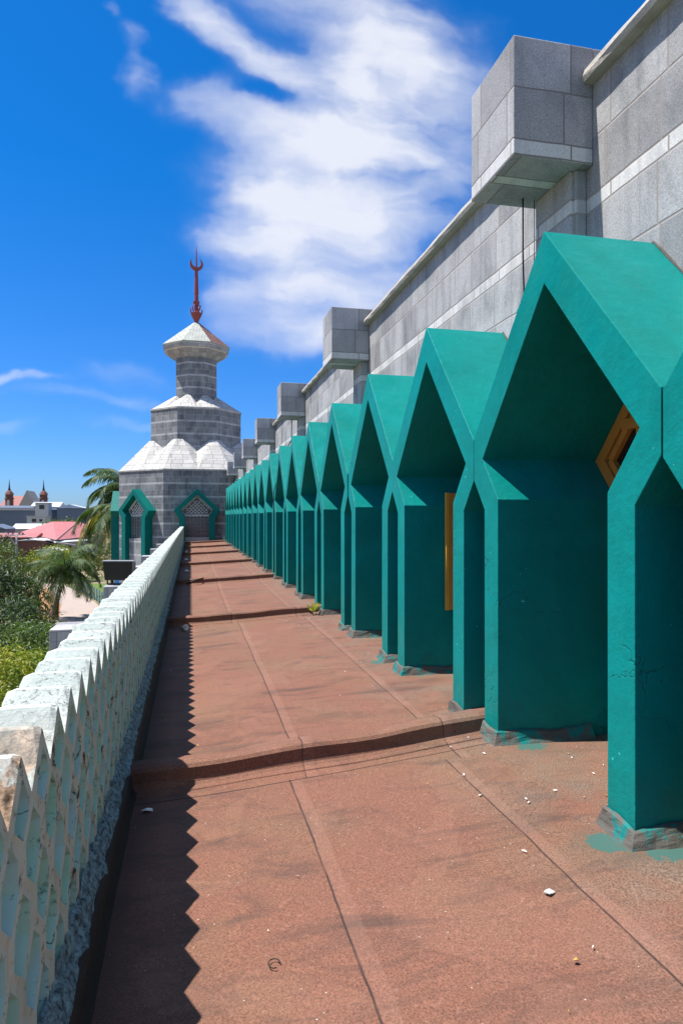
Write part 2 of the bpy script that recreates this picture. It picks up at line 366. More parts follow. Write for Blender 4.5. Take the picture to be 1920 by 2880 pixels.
# ------------------------------------------------------------------ mesh helper
class MB:
    def __init__(s): s.v = []; s.f = []; s.mi = []; s.sm = []
    def add(s, vs, fs, mi=0, smooth=False):
        o = len(s.v); s.v += [tuple(v) for v in vs]
        for f in fs: s.f.append([i+o for i in f]); s.mi.append(mi); s.sm.append(smooth)
        return s
    def quad(s, *p, mi=0): return s.add(p, [list(range(len(p)))], mi)
    def box(s, x0, x1, y0, y1, z0, z1, mi=0, M=None):
        vs = [(x, y, z) for z in (z0, z1) for y in (y0, y1) for x in (x0, x1)]
        if M is not None: vs = [tuple(M @ Vector(v)) for v in vs]
        return s.add(vs, [(0,2,3,1),(4,5,7,6),(0,1,5,4),(1,3,7,5),(3,2,6,7),(2,0,4,6)], mi)
    def bar(s, a, b, w, h=None, mi=0, up=(0, 0, 1)):
        a, b = Vector(a), Vector(b); h = h or w; d_ = (b-a).normalized()
        u_ = d_.cross(Vector(up)); u_ = u_.normalized() if u_.length > 1e-4 else Vector((1, 0, 0)); n_ = u_.cross(d_)
        q = [a+u_*i*w/2+n_*j*h/2 for i, j in ((-1,-1),(1,-1),(1,1),(-1,1))]; q += [p+(b-a) for p in q]
        return s.add(q, [(3,2,1,0),(4,5,6,7),(0,1,5,4),(1,2,6,5),(2,3,7,6),(3,0,4,7)], mi)
    def tube(s, pts, rs, n=8, mi=0, cap=True):
        pts = [Vector(p) for p in pts]; vs = []; fs = []
        if not hasattr(rs, '__len__'): rs = [rs]*len(pts)
        for i, p in enumerate(pts):
            d_ = (pts[min(i+1, len(pts)-1)]-pts[max(i-1, 0)]).normalized()
            r_ = Vector((0, 1, 0)) if abs(d_.y) < .9 else Vector((1, 0, 0))
            u_ = d_.cross(r_).normalized(); w_ = d_.cross(u_)
            for k in range(n):
                a = 2*math.pi*k/n; vs.append(p+(u_*math.cos(a)+w_*math.sin(a))*rs[i])
        for i in range(len(pts)-1):
            for k in range(n): k2 = (k+1) % n; fs.append((i*n+k, i*n+k2, (i+1)*n+k2, (i+1)*n+k))
        if cap: fs += [tuple(range(n))[::-1], tuple((len(pts)-1)*n+k for k in range(n))]
        return s.add(vs, fs, mi, True)
    def lathe(s, prof, c, n=8, ph=0, mi=0, smooth=False):
        vs = []; fs = []
        for r_, z in prof:
            for k in range(n):
                a = 2*math.pi*k/n+ph; vs.append((c[0]+r_*math.cos(a), c[1]+r_*math.sin(a), c[2]+z))
        m_ = len(prof)
        for i in range(m_-1):
            for k in range(n): k2 = (k+1) % n; fs.append((i*n+k, i*n+k2, (i+1)*n+k2, (i+1)*n+k))
        fs += [tuple(range(n))[::-1], tuple((m_-1)*n+k for k in range(n))]
        return s.add(vs, fs, mi, smooth)
    def build(s, name, mats, parent=None, uv=True, bevel=0, M=None):
        me = bpy.data.meshes.new(name)
        vs = s.v if M is None else [tuple(M @ Vector(v)) for v in s.v]
        me.from_pydata(vs, [], s.f)
        if isinstance(mats, str): mats = [mats]
        for m_ in mats: me.materials.append(MATS[m_])
        me.polygons.foreach_set('material_index', s.mi); me.polygons.foreach_set('use_smooth', s.sm)
        if uv:
            L = me.uv_layers.new(name='UVMap'); data = L.data
            for p in me.polygons:
                n_ = p.normal
                U = Vector((0, 0, 1)).cross(n_)
                if abs(n_.z) > .985 or U.length < 1e-5: U = Vector((1, 0, 0)); V = Vector((0, 1, 0))
                else:
                    U.normalize(); V = n_.cross(U)
                for li in p.loop_indices:
                    q_ = me.vertices[me.loops[li].vertex_index].co; data[li].uv = (q_.dot(U), q_.dot(V))
        me.update()
        o = bpy.data.objects.new(name, me); COL.objects.link(o); o.parent = parent
        if bevel:
            b_ = o.modifiers.new('bevel', 'BEVEL'); b_.width = bevel; b_.segments = 2; b_.limit_method = 'ANGLE'; b_.angle_limit = R(25)
        return o
def tag(o, label=None, cat=None, group=None, kind=None):
    if label: o['label'] = label
    if cat: o['category'] = cat
    if group: o['group'] = group
    if kind: o['kind'] = kind
    return o
def empty(name, loc=(0, 0, 0), rz=0, parent=None):
    o = bpy.data.objects.new(name, None); COL.objects.link(o); o.location = loc; o.rotation_euler = (0, 0, rz); o.parent = parent
    o.empty_display_size = .2
    return o
def copy_tree(o, parent=None):
    c = o.copy(); COL.objects.link(c); c.parent = parent
    for ch in [x for x in list(COL.objects) if x.parent == o]: copy_tree(ch, c)
    return c
rng = random.Random(7)

# ------------------------------------------------------------------ layout constants
P = 2.075; Y0 = 3.66; NA = 19; BAY = 6.24; XF = 2.10; XW = 2.87; ZG = -6.0; YEND = 43.0
YA = [Y0+P*(k-1) for k in range(0, NA+1)]          # arch centres
RID = [4.16+BAY*k for k in range(7)]

# ------------------------------------------------------------------ roof deck
def dz(x): return -.042*max(0, 2.1-x)
mb = MB(); xs = [-.62, -.36, 0, .5, 1, 1.5, 2.1, 3.3]; n = 100
ys = [-6+(YEND+.2+6)*i/n for i in range(n+1)]
mb.add([(x, y, dz(x)+mnoise.noise((x*1.3, y*.7, 0))*.007) for y in ys for x in xs],
       [(j*8+i, j*8+i+1, (j+1)*8+i+1, (j+1)*8+i) for j in range(n) for i in range(7)], 0, True)
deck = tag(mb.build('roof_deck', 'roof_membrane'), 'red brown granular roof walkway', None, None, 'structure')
def skew(x): return .10*max(0, x)**1.3
for ry in RID:
    mb = MB(); prof = [(-.02, -.02), (.0, .006), (.045, .010), (.068, .022), (.079, .040), (.082, .092), (.10, .108), (.15, .116), (.28, .10), (.44, .02), (.48, -.03)]
    xs2 = [-.415+2.675*i/40 for i in range(41)]
    vs = []
    for x in xs2:
        h_ = 1.22+.12*mnoise.noise((x*2, ry, 1)); yo = .03*mnoise.noise((x*1.2, ry, 5))
        vs += [(x, ry+skew(x)+yo+a, dz(x)+b_*h_) for a, b_ in prof]
    m_ = len(prof)
    mb.add(vs, [(i*m_+j, (i+1)*m_+j, (i+1)*m_+j+1, i*m_+j+1) for i in range(40) for j in range(m_-1)], 0, False)
    mb.build('ridge', 'roof_membrane', deck)

# ------------------------------------------------------------------ mosque building with the arched bays
def on(x, ys_): return [(x, y, z) for y, z in ys_]
OUT = [(-.845, -.05), (-.845, 1.64), (-1.03, 1.865), (-1.03, 2.18), (0, 3.33), (1.03, 2.18), (1.03, 1.865), (.845, 1.64), (.845, -.05)]
INN = [(-.628, -.05), (-.628, 1.71), (-.88, 2.013), (0, 3.01), (.88, 2.013), (.628, 1.71), (.628, -.05)]
MID = [(-.73, -.1), (-.73, 1.68), (-.95, 2.02), (0, 3.15), (.95, 2.02), (.73, 1.68), (.73, -.1)]
bld = empty('mosque_building', (XW, 20, 0))
tag(bld, 'long grey stone hall behind the row of teal pointed arches', 'building')
off_b = Vector((-XW, -20, 0))
class BB(MB):     # meshes written in world coordinates, parented to an empty at o
    def build(s, name, mats, parent=None, o=None, **k):
        if o is not None: k['M'] = Matrix.Translation(-Vector(o))
        return MB.build(s, name, mats, parent, **k)
BO = (XW, 20, 0)
mb = BB()
w = P/2
# arched openings in the wall
for yc in YA:
    L = lambda pts: [(XW, yc+y, z) for y, z in pts]
    for sgn in (1, -1):
        def q(*pts):
            pts = [(XW, yc+sgn*y, z) for y, z in pts]
            mb.quad(*(pts if sgn > 0 else pts[::-1]))
        q((w, -.1), (.73, -.1), (.73, 1.68), (w, 1.68))
        q((w, 1.68), (.73, 1.68), (.95, 2.02), (w, 2.02))
        q((w, 2.02), (.95, 2.02), (0, 3.15), (0, 3.6), (w, 3.6))
yl, yh = YA[0]-w, YA[-1]+w
mb.quad((XW, yh, 3.6), (XW, yl, 3.6), (XW, yl, 4.75), (XW, yh, 4.75))
mb.quad((XW, YEND+1.5, -.1), (XW, yh, -.1), (XW, yh, 4.75), (XW, YEND+1.5, 4.75))
mb.quad((XW, yl, -.1), (XW, -8, -.1), (XW, -8, 4.75), (XW, yl, 4.75))
mb.quad((XW, YEND+1.5, 4.75), (XW, -8, 4.75), (XW+.3, -8, 4.75), (XW+.3, YEND+1.5, 4.75))
mb.quad((XW+.3, -8, 4.75), (XW+.3, -8, 3.9), (XW+.3, YEND+1.5, 3.9), (XW+.3, YEND+1.5, 4.75))
mb.quad((XW, -8, -.1), (16, -8, -.1), (16, -8, 4.75), (XW, -8, 4.75))
mb.quad((16, -8, -.1), (16, 44.5, -.1), (16, 44.5, 4.75), (16, -8, 4.75))
mb.build('wall', 'wall_stone', bld, o=BO)
mb = BB(); mb.box(XW+.3, 16, -8, YEND+1.5, 3.8, 3.9); mb.build('roof', 'grey_concrete', bld, o=BO)
# cornice: irregular cement capping
mb = BB(); prof = [(-.085, 4.752), (-.10, 4.79), (-.085, 4.84), (-.02, 4.865), (.33, 4.86), (.36, 4.752)]
N = 260; m_ = len(prof); vs = []
for i in range(N+1):
    y = -8+(YEND+9.5)*i/N
    for k, (a, z) in enumerate(prof):
        vs.append((XW+a+.012*mnoise.noise((y*3, k*3.1, 0)), y, z+.012*mnoise.noise((y*2.3, k, 9))*(k not in (0, 5))))
mb.add(vs, [(i*m_+j, i*m_+(j+1) % m_, (i+1)*m_+(j+1) % m_, (i+1)*m_+j) for i in range(N) for j in range(m_)])
mb.build('cornice', 'cornice_cement', bld, o=BO)

# stone boxes with pilasters
box0 = empty('projecting_box', (XW, 4.68, 0), 0)
c = (XW, 4.68, 0)
mb = BB(); mb.box(2.235, XW-.003, 4.315, 5.045, 4.165, 5.02); mb.box(XW-.003, 3.65, 4.315, 5.045, 4.87, 5.02)
mb.v = [(x, y, z) for x, y, z in mb.v]
bx = mb.build('block', 'box_stone', box0, o=c, bevel=.008)
mb = BB(); mb.box(2.75, XW+.002, 4.43, 4.93, 2.2, 4.163); mb.box(2.78, XW-.004, 4.40, 4.43, 2.2, 4.163)
mb.build('pilaster', 'wall_stone', box0, o=c, bevel=.004)
boxes = [box0]
for k in range(1, 7):
    b_ = copy_tree(box0); b_.location = (XW, 4.68+BAY*k, 0); boxes.append(b_)
for b_ in boxes:
    b_.parent = bld; b_.location = Vector(b_.location)-Vector(BO); b_['group'] = 'stone boxes jutting from the wall top'

# one arched bay
def ring(mb, out, inn, x, mi=0):
    q = lambda *pts: mb.quad(*[(x, y, z) for y, z in pts], mi=mi)
    for sg in (1, -1):
        f = lambda i: (out[i][0], out[i][1]) if sg > 0 else (-out[i][0], out[i][1])
        h = lambda i: (inn[i][0], inn[i][1]) if sg > 0 else (-inn[i][0], inn[i][1])
        def qq(*pts): q(*(pts if sg > 0 else pts[::-1]))
        qq(f(0), h(0), h(1), f(1)); qq(f(1), h(1), h(2), f(2)); qq(f(2), h(2), f(3)); qq(f(3), h(2), h(3), f(4))
def arch_mesh(out, inn, x0, x1, x2):
    mb = MB()
    vs = []
    # front face verts shared so that bevels run along the edges
    nO, nI = len(out), len(inn)
    V = [(x0, y, z) for y, z in out]+[(x1, y, z) for y, z in out]+[(x0, y, z) for y, z in inn]+[(x2, y, z) for y, z in inn]
    O0, O1, I0, I1 = 0, nO, 2*nO, 2*nO+nI
    F = [(O0+0, O0+1, I0+1, I0+0), (O0+1, O0+2, I0+2, I0+1), (O0+2, O0+3, I0+2), (O0+3, O0+4, I0+3, I0+2),
         (O0+4, O0+5, I0+4, I0+3), (O0+5, O0+6, I0+4), (O0+6, O0+7, I0+5, I0+4), (O0+7, O0+8, I0+6, I0+5)]
    F = [tuple(reversed(f)) for f in F]
    for i in range(nO-1): F.append((O0+i, O0+i+1, O1+i+1, O1+i))
    for i in range(nI-1): F.append((I0+i, I1+i, I1+i+1, I0+i+1))
    mb.add(V, F); return mb
AO = lambda yc: (XF, yc, 0)
def shift(pts): return pts
bay0 = empty('arched_bay', AO(YA[1]), 0)
sur = arch_mesh(OUT, INN, 0, XW-XF+.004, 1.22).build('surround', 'teal_paint', bay0, bevel=.004)
# recessed window: frame ring, rails, glass, apron wall below
WO = [(-.622, .62), (-.622, 1.712), (-.87, 2.013), (0, 2.995), (.87, 2.013), (.622, 1.712), (.622, .62)]
WI = [(-.53, .71), (-.53, 1.745), (-.755, 2.015), (0, 2.86), (.755, 2.015), (.53, 1.745), (.53, .71)]
xw = .93
mb = MB()
for i in range(7):
    j = (i+1) % 7; a, b_, c_, d_ = WO[i], WO[j], WI[j], WI[i]
    for x, rev in ((xw, 0), (xw+.06, 1)):
        pts = [(x, *a), (x, *b_), (x, *c_), (x, *d_)]; mb.quad(*(pts[::-1] if rev == 0 else pts))
    mb.quad((xw, *c_), (xw+.06, *c_), (xw+.06, *d_), (xw, *d_))
    mb.quad((xw, *a), (xw+.06, *a), (xw+.06, *b_), (xw, *b_))
    # inner stepped bead
    s2 = lambda p, k: (p[0]*k, 1.9+(p[1]-1.9)*k)
    mb.bar((xw+.03, *s2(c_, .93)), (xw+.03, *s2(d_, .93)), .05, .05)
mb.box(xw-.004, xw+.05, -.55, .55, 2.21, 2.29); mb.box(xw+.01, xw+.05, -.42, .42, 2.40, 2.44)
for y in (-.36, 0, .36): mb.box(xw, xw+.048, y-.035, y+.035, .71, 2.21)
wf = mb.build('window_frame', 'varnished_wood', bay0, bevel=.004)
mb = MB(); mb.quad(*[(xw+.045, y, z) for y, z in WI][::-1]); mb.quad(*[(xw+.055, y, z) for y, z in WI]); mb.build('glass', 'dark_glass', bay0)
mb = MB(); mb.box(xw-.03, xw+.02, -.626, .626, -.05, .615); mb.build('apron', 'teal_paint', bay0)
# mortar flashing at the feet
def flash(y0, y1, seed, mtl, par, far):
    mb = MB(); r = random.Random(seed)
    # a sloped fillet wrapping the leg: front and camera-side
    n = 9; A = [];
    pts = [(.74, y0-.0), (.25, y0), (0, y0), (0, y1)] if True else []
    path = [(.72, y0, 0, -1), (.45, y0, 0, -1), (.2, y0, 0, -1), (.0, y0, -.7, -.7), (0, (y0+y1)/2, -1, 0), (0, y1, -.7, .7), (.2, y1, 0, 1)]
    vs = []
    for i, (x, y, nx, ny) in enumerate(path):
        h = .065+.035*r.random(); wd = .04+.025*r.random()
        vs += [(x+nx*.006, y+ny*.006, h), (x+nx*(.022+.01*r.random()), y+ny*.025, h-.01), (x+nx*wd, y+ny*wd, .02), (x+nx*(wd+.03), y+ny*(wd+.03), -.02)]
    mb.add(vs, [((i)*4+j, (i+1)*4+j, (i+1)*4+j+1, i*4+j+1) for i in range(len(path)-1) for j in range(3)][::1], 0, False)
    o = mb.build('foot_flashing', mtl, par)
    s_ = o.modifiers.new('sub', 'SUBSURF'); s_.levels = 1; s_.render_levels = 2; s_.subdivision_type = 'SIMPLE'
    t_ = bpy.data.textures.get('lump') or bpy.data.textures.new('lump', 'CLOUDS'); t_.noise_scale = .05
    dm = o.modifiers.new('d', 'DISPLACE'); dm.texture = t_; dm.strength = .018; dm.mid_level = .5; dm.texture_coords = 'GLOBAL'
    return o
f1 = flash(-.845, -.628, 1, 'mortar', bay0, 0); f2 = flash(.628, .845, 2, 'mortar', bay0, 1)
mb = MB()
for sg in (-1, 1):
    pts_ = [(XW-XF-.006, sg*1.02*i/14+.008*mnoise.noise((i*.9, sg, 0)), 3.338-1.15*i/14+.012*mnoise.noise((i*.7, sg, 5))) for i in range(15)]
    mb.tube(pts_, [.006+.012*abs(mnoise.noise((i*1.7, sg, 9))) for i in range(15)], 5)
mb.build('mortar_bead', 'mortar', bay0)
bays = [bay0]
for i, yc in enumerate(YA):
    if i == 1: continue
    b_ = copy_tree(bay0); b_.location = AO(yc); bays.append(b_)
for b_ in bays:
    b_.parent = bld; b_.location = Vector(b_.location)-Vector(BO)+Vector((rng.uniform(-.006, .006), rng.uniform(-.004, .004), rng.uniform(-.008, .008)))
    b_.rotation_euler = (R(rng.uniform(-.12, .12)), R(rng.uniform(-.15, .15)), R(rng.uniform(-.3, .3))); b_['group'] = 'pointed teal arched bays along the wall'
def kids(o): return [x for x in COL.objects if x.parent == o]
# paint-splashed feet on the nearest bays
def bay_at(i): return min(bays, key=lambda b_: abs(b_.location.y+20-YA[i]))
for i, seeds in ((1, (0, 1)), (2, (1,)), (3, (0, 1)), (4, (0,))):
    fl_ = [k for k in kids(bay_at(i)) if k.name.startswith('foot_flashing')]
    for s_ in seeds:
        if s_ < len(fl_):
            me = fl_[s_].data.copy(); fl_[s_].data = me; me.materials.clear(); me.materials.append(MATS['paint_splashed_mortar'])
for k_ in [k for k in kids(bay_at(0)) if k.name.startswith('foot_flashing')]: bpy.data.objects.remove(k_)
for (yy_, zz_, sc_) in ((3.36, 3.44, 1.), (5.46, 3.42, .8)):
    r = random.Random(int(yy_*10)); n_ = 12; mb = BB()
    pt = [(yy_+math.cos(i*6.283/n_)*.018*sc_*r.uniform(.6, 1.4), zz_+math.sin(i*6.283/n_)*.045*sc_*r.uniform(.7, 1.3)) for i in range(n_)]
    mb.add([(XW-.005, a, b_) for a, b_ in pt]+[(XW+.001, a, b_) for a, b_ in pt], [tuple(range(n_))]+[(i, (i+1) % n_, n_+(i+1) % n_, n_+i) for i in range(n_)])
    mb.build('paint_drip', 'teal_paint', bld, o=BO)
# the open sash in the second full bay
mb = MB(); mb.box(.46, .94, .575, .612, .65, 1.835)
sash = MB(); sash.box(.43, .46, .57, .617, .645, 1.84, mi=0); sash.box(.46, .93, .572, .612, .65, .72, mi=1); sash.box(.46, .93, .572, .612, 1.77, 1.835, mi=1)
sash.box(.46, .52, .574, .610, .72, 1.77, mi=1); sash.box(.87, .93, .574, .610, .72, 1.77, mi=1); sash.box(.52, .87, .586, .598, .72, 1.77, mi=2)
o = sash.build('open_sash', ['sunlit_wood', 'varnished_wood', 'dark_glass'], bay_at(2)); o['label'] = 'amber window sash swung open against the arch side'

# ------------------------------------------------------------------ parapet with diamond lattice
XR = -.43; PT = .245; T_, B_ = .140, .035; ZT = .968
par = empty('parapet', (XR, 20, 0)); tag(par, 'weathered whitewashed sawtooth parapet with mint diamond lattice face', 'parapet')
PO = (XR, 20, 0)
def jit(y, z, a=.007): return (y+a*mnoise.noise((y*9, z*9, 1.7)), z+a*mnoise.noise((y*9, z*9, 8.1)))
lat = BB(); top = BB()
k0 = -3; k1 = int((YEND-.3)/PT)
YT0 = 2.105-8*PT
def smooth_hex(cy, cz, s):
    pts = [(0, T_), (PT/2, B_), (PT/2, -B_), (0, -T_), (-PT/2, -B_), (-PT/2, B_)]
    r = []
    for (a, b2) in pts: r.append((cy+a*s, cz+b2*s))
    return r
for k in range(k0, k1):
    yt = YT0+k*PT
    for half in (0, 1):
        for row in range(3):
            cy = yt+half*PT/2; cz = ZT-.113-half*(T_+B_)-row*2*(T_+B_)
            ho = smooth_hex(cy, cz, 1.0); top0 = half == 0 and row == 0
            if top0: ho = [(cy, ZT), (cy+PT/2, cz-.028), ho[2], ho[3], ho[4], (cy-PT/2, cz-.028)]
            sc = .80-.03*mnoise.noise((cy*3, cz*7, 2))
            hx = [(0, .062), (.074, -.022), (.078, -.048), (.010, -.112), (-.078, -.048), (-.074, -.022)] if top0 else [(0, .112), (.080, .040), (.080, -.042), (.010, -.116), (-.080, -.042), (-.080, .040)]
            hi = [(cy+a, cz-.002+b2) for a, b2 in hx]; hb = [(cy+a*.84, cz-.014+b2*.86) for a, b2 in hx]
            ho = [jit(*p) for p in ho]; hi = [jit(*p, .012) for p in hi]
            dp = .085+.025*mnoise.noise((cy*4, cz*4, 6))
            near = cy < 14
            vs = [(XR, *p) for p in ho]+[(XR+.004, *p) for p in hi]+[(XR-dp, *p) for p in hb]
            lat.add(vs, [(i, (i+1) % 6, 6+(i+1) % 6, 6+i) for i in range(6)], 0)
            lat.add(vs, [(6+i, 6+(i+1) % 6, 12+(i+1) % 6, 12+i) for i in range(6)]+[(12, 13, 14, 15, 16, 17)], 1)
    # sawtooth top
    za = ZT; zb = ZT-.141
    pr = [(0, 0), (-.02, .004), (-.10, .004), (-.185, .002), (-.215, -.010), (-.228, -.04)]
    cols = []
    for (yy_, zz_) in ((yt-PT/2, zb), (yt-PT*.25, (za+zb)/2), (yt-.016, za-.014), (yt, za), (yt+.016, za-.014), (yt+PT*.25, (za+zb)/2), (yt+PT/2, zb)):
        row_ = []
        for jx, (a, b2) in enumerate(pr):
            y2, z2 = jit(yy_, zz_+(.011 if jx and .01 < abs(yy_-yt) < .02 else -.001 if jx and yy_ == yt else 0), .007)
            row_.append((XR+a-(.03*mnoise.noise((yt*5, 0, 3)) if jx > 3 else 0), y2, z2+b2*(1 if abs(yy_-yt) < PT*.4 else .4)+.004*mnoise.noise((yy_*14, a*19, 2))*(jx > 0)))
        row_.append((XR-.235, yy_, ZT-.45))
        cols.append(row_)
    n_ = len(cols[0])
    top.add([p for c_ in cols for p in c_], [(i*n_+j, (i+1)*n_+j, (i+1)*n_+j+1, i*n_+j+1) for i in range(6) for j in range(n_-1)])
lat.build('lattice_face', ['lattice_paint', 'mint_paint'], par, o=PO)
top.build('sawtooth_coping', 'whitewash', par, o=PO)
mb = BB(); mb.quad((XR-.235, -1, .55), (XR-.235, YEND, .55), (XR-.235, YEND, -1.5), (XR-.235, -1, -1.5)); 
mb.build('outer_face', 'grey_concrete', par, o=PO)
mb = BB(); N = 420; pf = [(.0, .12), (.015, .10), (.040, .06), (.062, .022), (.068, -.03)]; vs = []
for i in range(N+1):
    y = -1+(YEND+1)*i/N
    for j, (a, z) in enumerate(pf):
        vs.append((XR+a+.02*mnoise.noise((y*6, j*1.3, 0)), y, z+.03*mnoise.noise((y*5, j*.9, 4))))
mb.add(vs, [(i*5+j, i*5+j+1, (i+1)*5+j+1, (i+1)*5+j) for i in range(N) for j in range(4)])
mb.build('plaster_fillet', 'rough_plaster', par, o=PO)
mb = BB(); vs = []; pf = [(.045, .035), (.066, .026), (.078, -.02), (.086, -.072), (.102, -.090), (.110, -.12)]
for i in range(N+1):
    y = -1+(YEND+1)*i/N
    for j, (a, z) in enumerate(pf): vs.append((XR+a+.008*mnoise.noise((y*4, j*1.3, 7)), y, z+.006*mnoise.noise((y*5, j*.9, 4))))
mb.add(vs, [(i*6+j, i*6+j+1, (i+1)*6+j+1, (i+1)*6+j) for i in range(N) for j in range(5)], 0, True)
mb.build('bitumen_upstand', 'bitumen', par, o=PO)

# ---------------------------------------------------------------- lower storey with its outer boxes
low = empty('lower_storey', (-.67, 20, ZG)); tag(low, 'grey stone lower storey outside the parapet with projecting hollow boxes', 'building')
LO = (-.67, 20, ZG)
mb = BB(); mb.quad((XR-.238, 43.5, ZG), (XR-.238, -8, ZG), (XR-.238, -8, -.02), (XR-.238, 43.5, -.02)); mb.build('wall', 'tower_stone', low, o=LO)
for k in range(7):
    y0 = 4.3+BAY*k; y1 = y0+.75; x0, x1 = -2.05, XR-.24; z0, z1 = -.97, -.095; t = .11
    mb = BB()
    if k == 1:
        mb.box(x0, x1, y0, y1, z0, z1-.18)
        mb.box(x0, -1.20, y0, y1, z1-.178, z1); mb.box(-1.198, x1, y0, y0+.16, z1-.178, z1); mb.box(-1.198, x1, y1-.16, y1, z1-.178, z1)
    else: mb.box(x0, x1, y0, y1, z0, z1)
    mb.build('outer_box', 'box_stone', low, o=LO, bevel=.006)

# ------------------------------------------------------------------ tower
TX, TY = .38, 48.0
tw = empty('stone_tower', (TX, TY, 0)); tag(tw, 'octagonal grey stone tower with tiered white roofs and red crescent finial', 'tower')
TO = (TX, TY, 0)
def octp(ap, z): 
    r_ = ap/math.cos(math.pi/8); return [(TX+r_*math.cos(math.pi/8+k*math.pi/4), TY+r_*math.sin(math.pi/8+k*math.pi/4), z) for k in range(8)]
def drum(name, a, z0, z1, m_):
    mb = BB(); p0, p1 = octp(a, z0), octp(a, z1)
    for k in range(8): mb.quad(p0[k], p0[(k+1) % 8], p1[(k+1) % 8], p1[k])
    mb.quad(*p1); return mb.build(name, m_, tw, o=TO)
A1, A2, A3 = 5.0, 3.02, 1.39
drum('lower_drum', A1, ZG, 4.62, 'tower_stone')
drum('middle_drum', A2, 4.6, 8.9, 'tower_stone')
drum('neck', A3, 8.8, 12.75, 'tower_stone')
def lobed(name, ao, zo, ai, zpk, zv, out):
    mb = BB(); E = octp(ao, zo); I = octp(ai, 0)
    for k in range(8):
        C = Vector(E[k]); ML = (Vector(E[k-1])+C)/2; MR = (Vector(E[(k+1) % 8])+C)/2
        c3 = Vector(I[k]); c3.z = zpk
        outw = Vector((c3.x-TX, c3.y-TY, 0)).normalized()
        vl = (Vector(I[k-1])+Vector(I[k]))/2; vl.z = zv; vr = (Vector(I[(k+1) % 8])+Vector(I[k]))/2; vr.z = zv
        pk = c3+outw*out
        pl = c3.lerp(Vector((vl.x, vl.y, zpk)), .30)+outw*out*.5; pr_ = c3.lerp(Vector((vr.x, vr.y, zpk)), .30)+outw*out*.5
        pk.z = zpk-.0
        mb.quad(ML, C, pk, pl); mb.quad(C, MR, pr_, pk)
        mb.quad(ML, pl, vl); mb.quad(MR, vr, pr_)
        inn = c3-outw*.4; mb.quad(pl, pk, pr_, inn)
        mb.quad(pl, inn, vl-outw*.3); mb.quad(pr_, vr-outw*.3, inn)
    # thin eave lip
    a = octp(ao+.05, zo-.09); b_ = octp(ao+.05, zo-.0); c_ = octp(ao, zo+.012)
    for k in range(8):
        j = (k+1) % 8; mb.quad(a[k], a[j], b_[j], b_[k]); mb.quad(b_[k], b_[j], c_[j], c_[k])
    return mb.build(name, 'roof_stone', tw, o=TO)
lobed('lower_roof', A1, 4.62, A2, 6.72, 6.12, .12)
lobed('upper_roof', A2, 8.88, A3, 9.96, 9.55, .08)
mb = BB(); e0 = octp(A3+.004, 12.62); e1 = octp(2.17, 13.18); e2 = octp(2.21, 13.42)
for k in range(8):
    j = (k+1) % 8; mb.quad(e0[k], e0[j], e1[j], e1[k]); mb.quad(e1[k], e1[j], e2[j], e2[k])
mb.build('flared_soffit', 'box_stone', tw, o=TO)
mb = BB(); r0 = octp(2.26, 13.42); r1 = octp(2.26, 13.49); r2 = octp(.20, 15.3)
for k in range(8):
    j = (k+1) % 8; mi = 1 if k in (6, 7, 0) else 0      # k=5 faces the walkway
    mb.quad(r0[k], r0[j], r1[j], r1[k], mi=0); mb.quad(r1[k], r1[j], r2[j], r2[k], mi=mi)
mb.quad(*r0[::-1]); mb.quad(*r2)
mb.build('cap_roof', ['pale_slate', 'brown_slate'], tw, o=TO)
# finial
fin = empty('finial', (0, 0, 15.2), 0, tw)
mb = MB(); mb.lathe([(.17, 0), (.17, .25), (.42, .74), (.43, .80), (.30, .81), (.14, .95), (.13, 1.2), (.25, 1.58), (.25, 1.62), (.155, 1.63), (.15, 2.12), (.17, 2.20), (.17, 2.24), (.165, 2.25), (.12, 3.82), (.08, 3.9)], (0, 0, 0), 8, R(22.5))
mb.build('stem', 'finial_red', fin)
mb = MB(); mb.lathe([(.065, 0), (.06, .5), (.035, 1.3), (.006, 1.75)], (0, 0, 3.86), 8); mb.build('needle', 'finial_red', fin)
mb = MB(); vs = []; n_ = 24; Rr = .43
for i in range(n_+1):
    a = R(-90)+R(145)*(i/n_*2-1); th = .20*math.sin(math.pi*i/n_)**.8+.004
    for rad, t_ in ((Rr, .09*math.sin(math.pi*i/n_)+.005), (Rr-th, .07*math.sin(math.pi*i/n_)+.004)):
        cy_ = .0 if rad == Rr else .0
        for sgn in (-1, 1): vs.append((math.cos(a)*rad, sgn*t_, math.sin(a)*rad))
mb.add(vs, [f for i in range(n_) for f in ((i*4, i*4+4, i*4+5, i*4+1), (i*4+2, i*4+3, i*4+7, i*4+6), (i*4, i*4+2, i*4+6, i*4+4), (i*4+1, i*4+5, i*4+7, i*4+3))])
o = mb.build('crescent', 'finial_red', fin); o.location = (0, 0, 4.29); o.rotation_euler = (0, R(-6), R(12)); o.scale = (1.08, 1.3, 1.08)
for k in range(8):
    a = R(22.5)+k*math.pi/4; ca, sa = math.cos(a), math.sin(a); mb = MB()
    mb.tube([(ca*.30, sa*.30, .70), (ca*.43, sa*.43, .90), (ca*.45, sa*.45, 1.05), (ca*.38, sa*.38, 1.10)] if k % 2 == 0 else
            [(ca*.18, sa*.18, .95), (ca*.28, sa*.28, 1.15), (ca*.30, sa*.30, 1.32), (ca*.22, sa*.22, 1.36)], [.05, .045, .05, .03], 5)
    mb.build('curl', 'finial_red', fin)
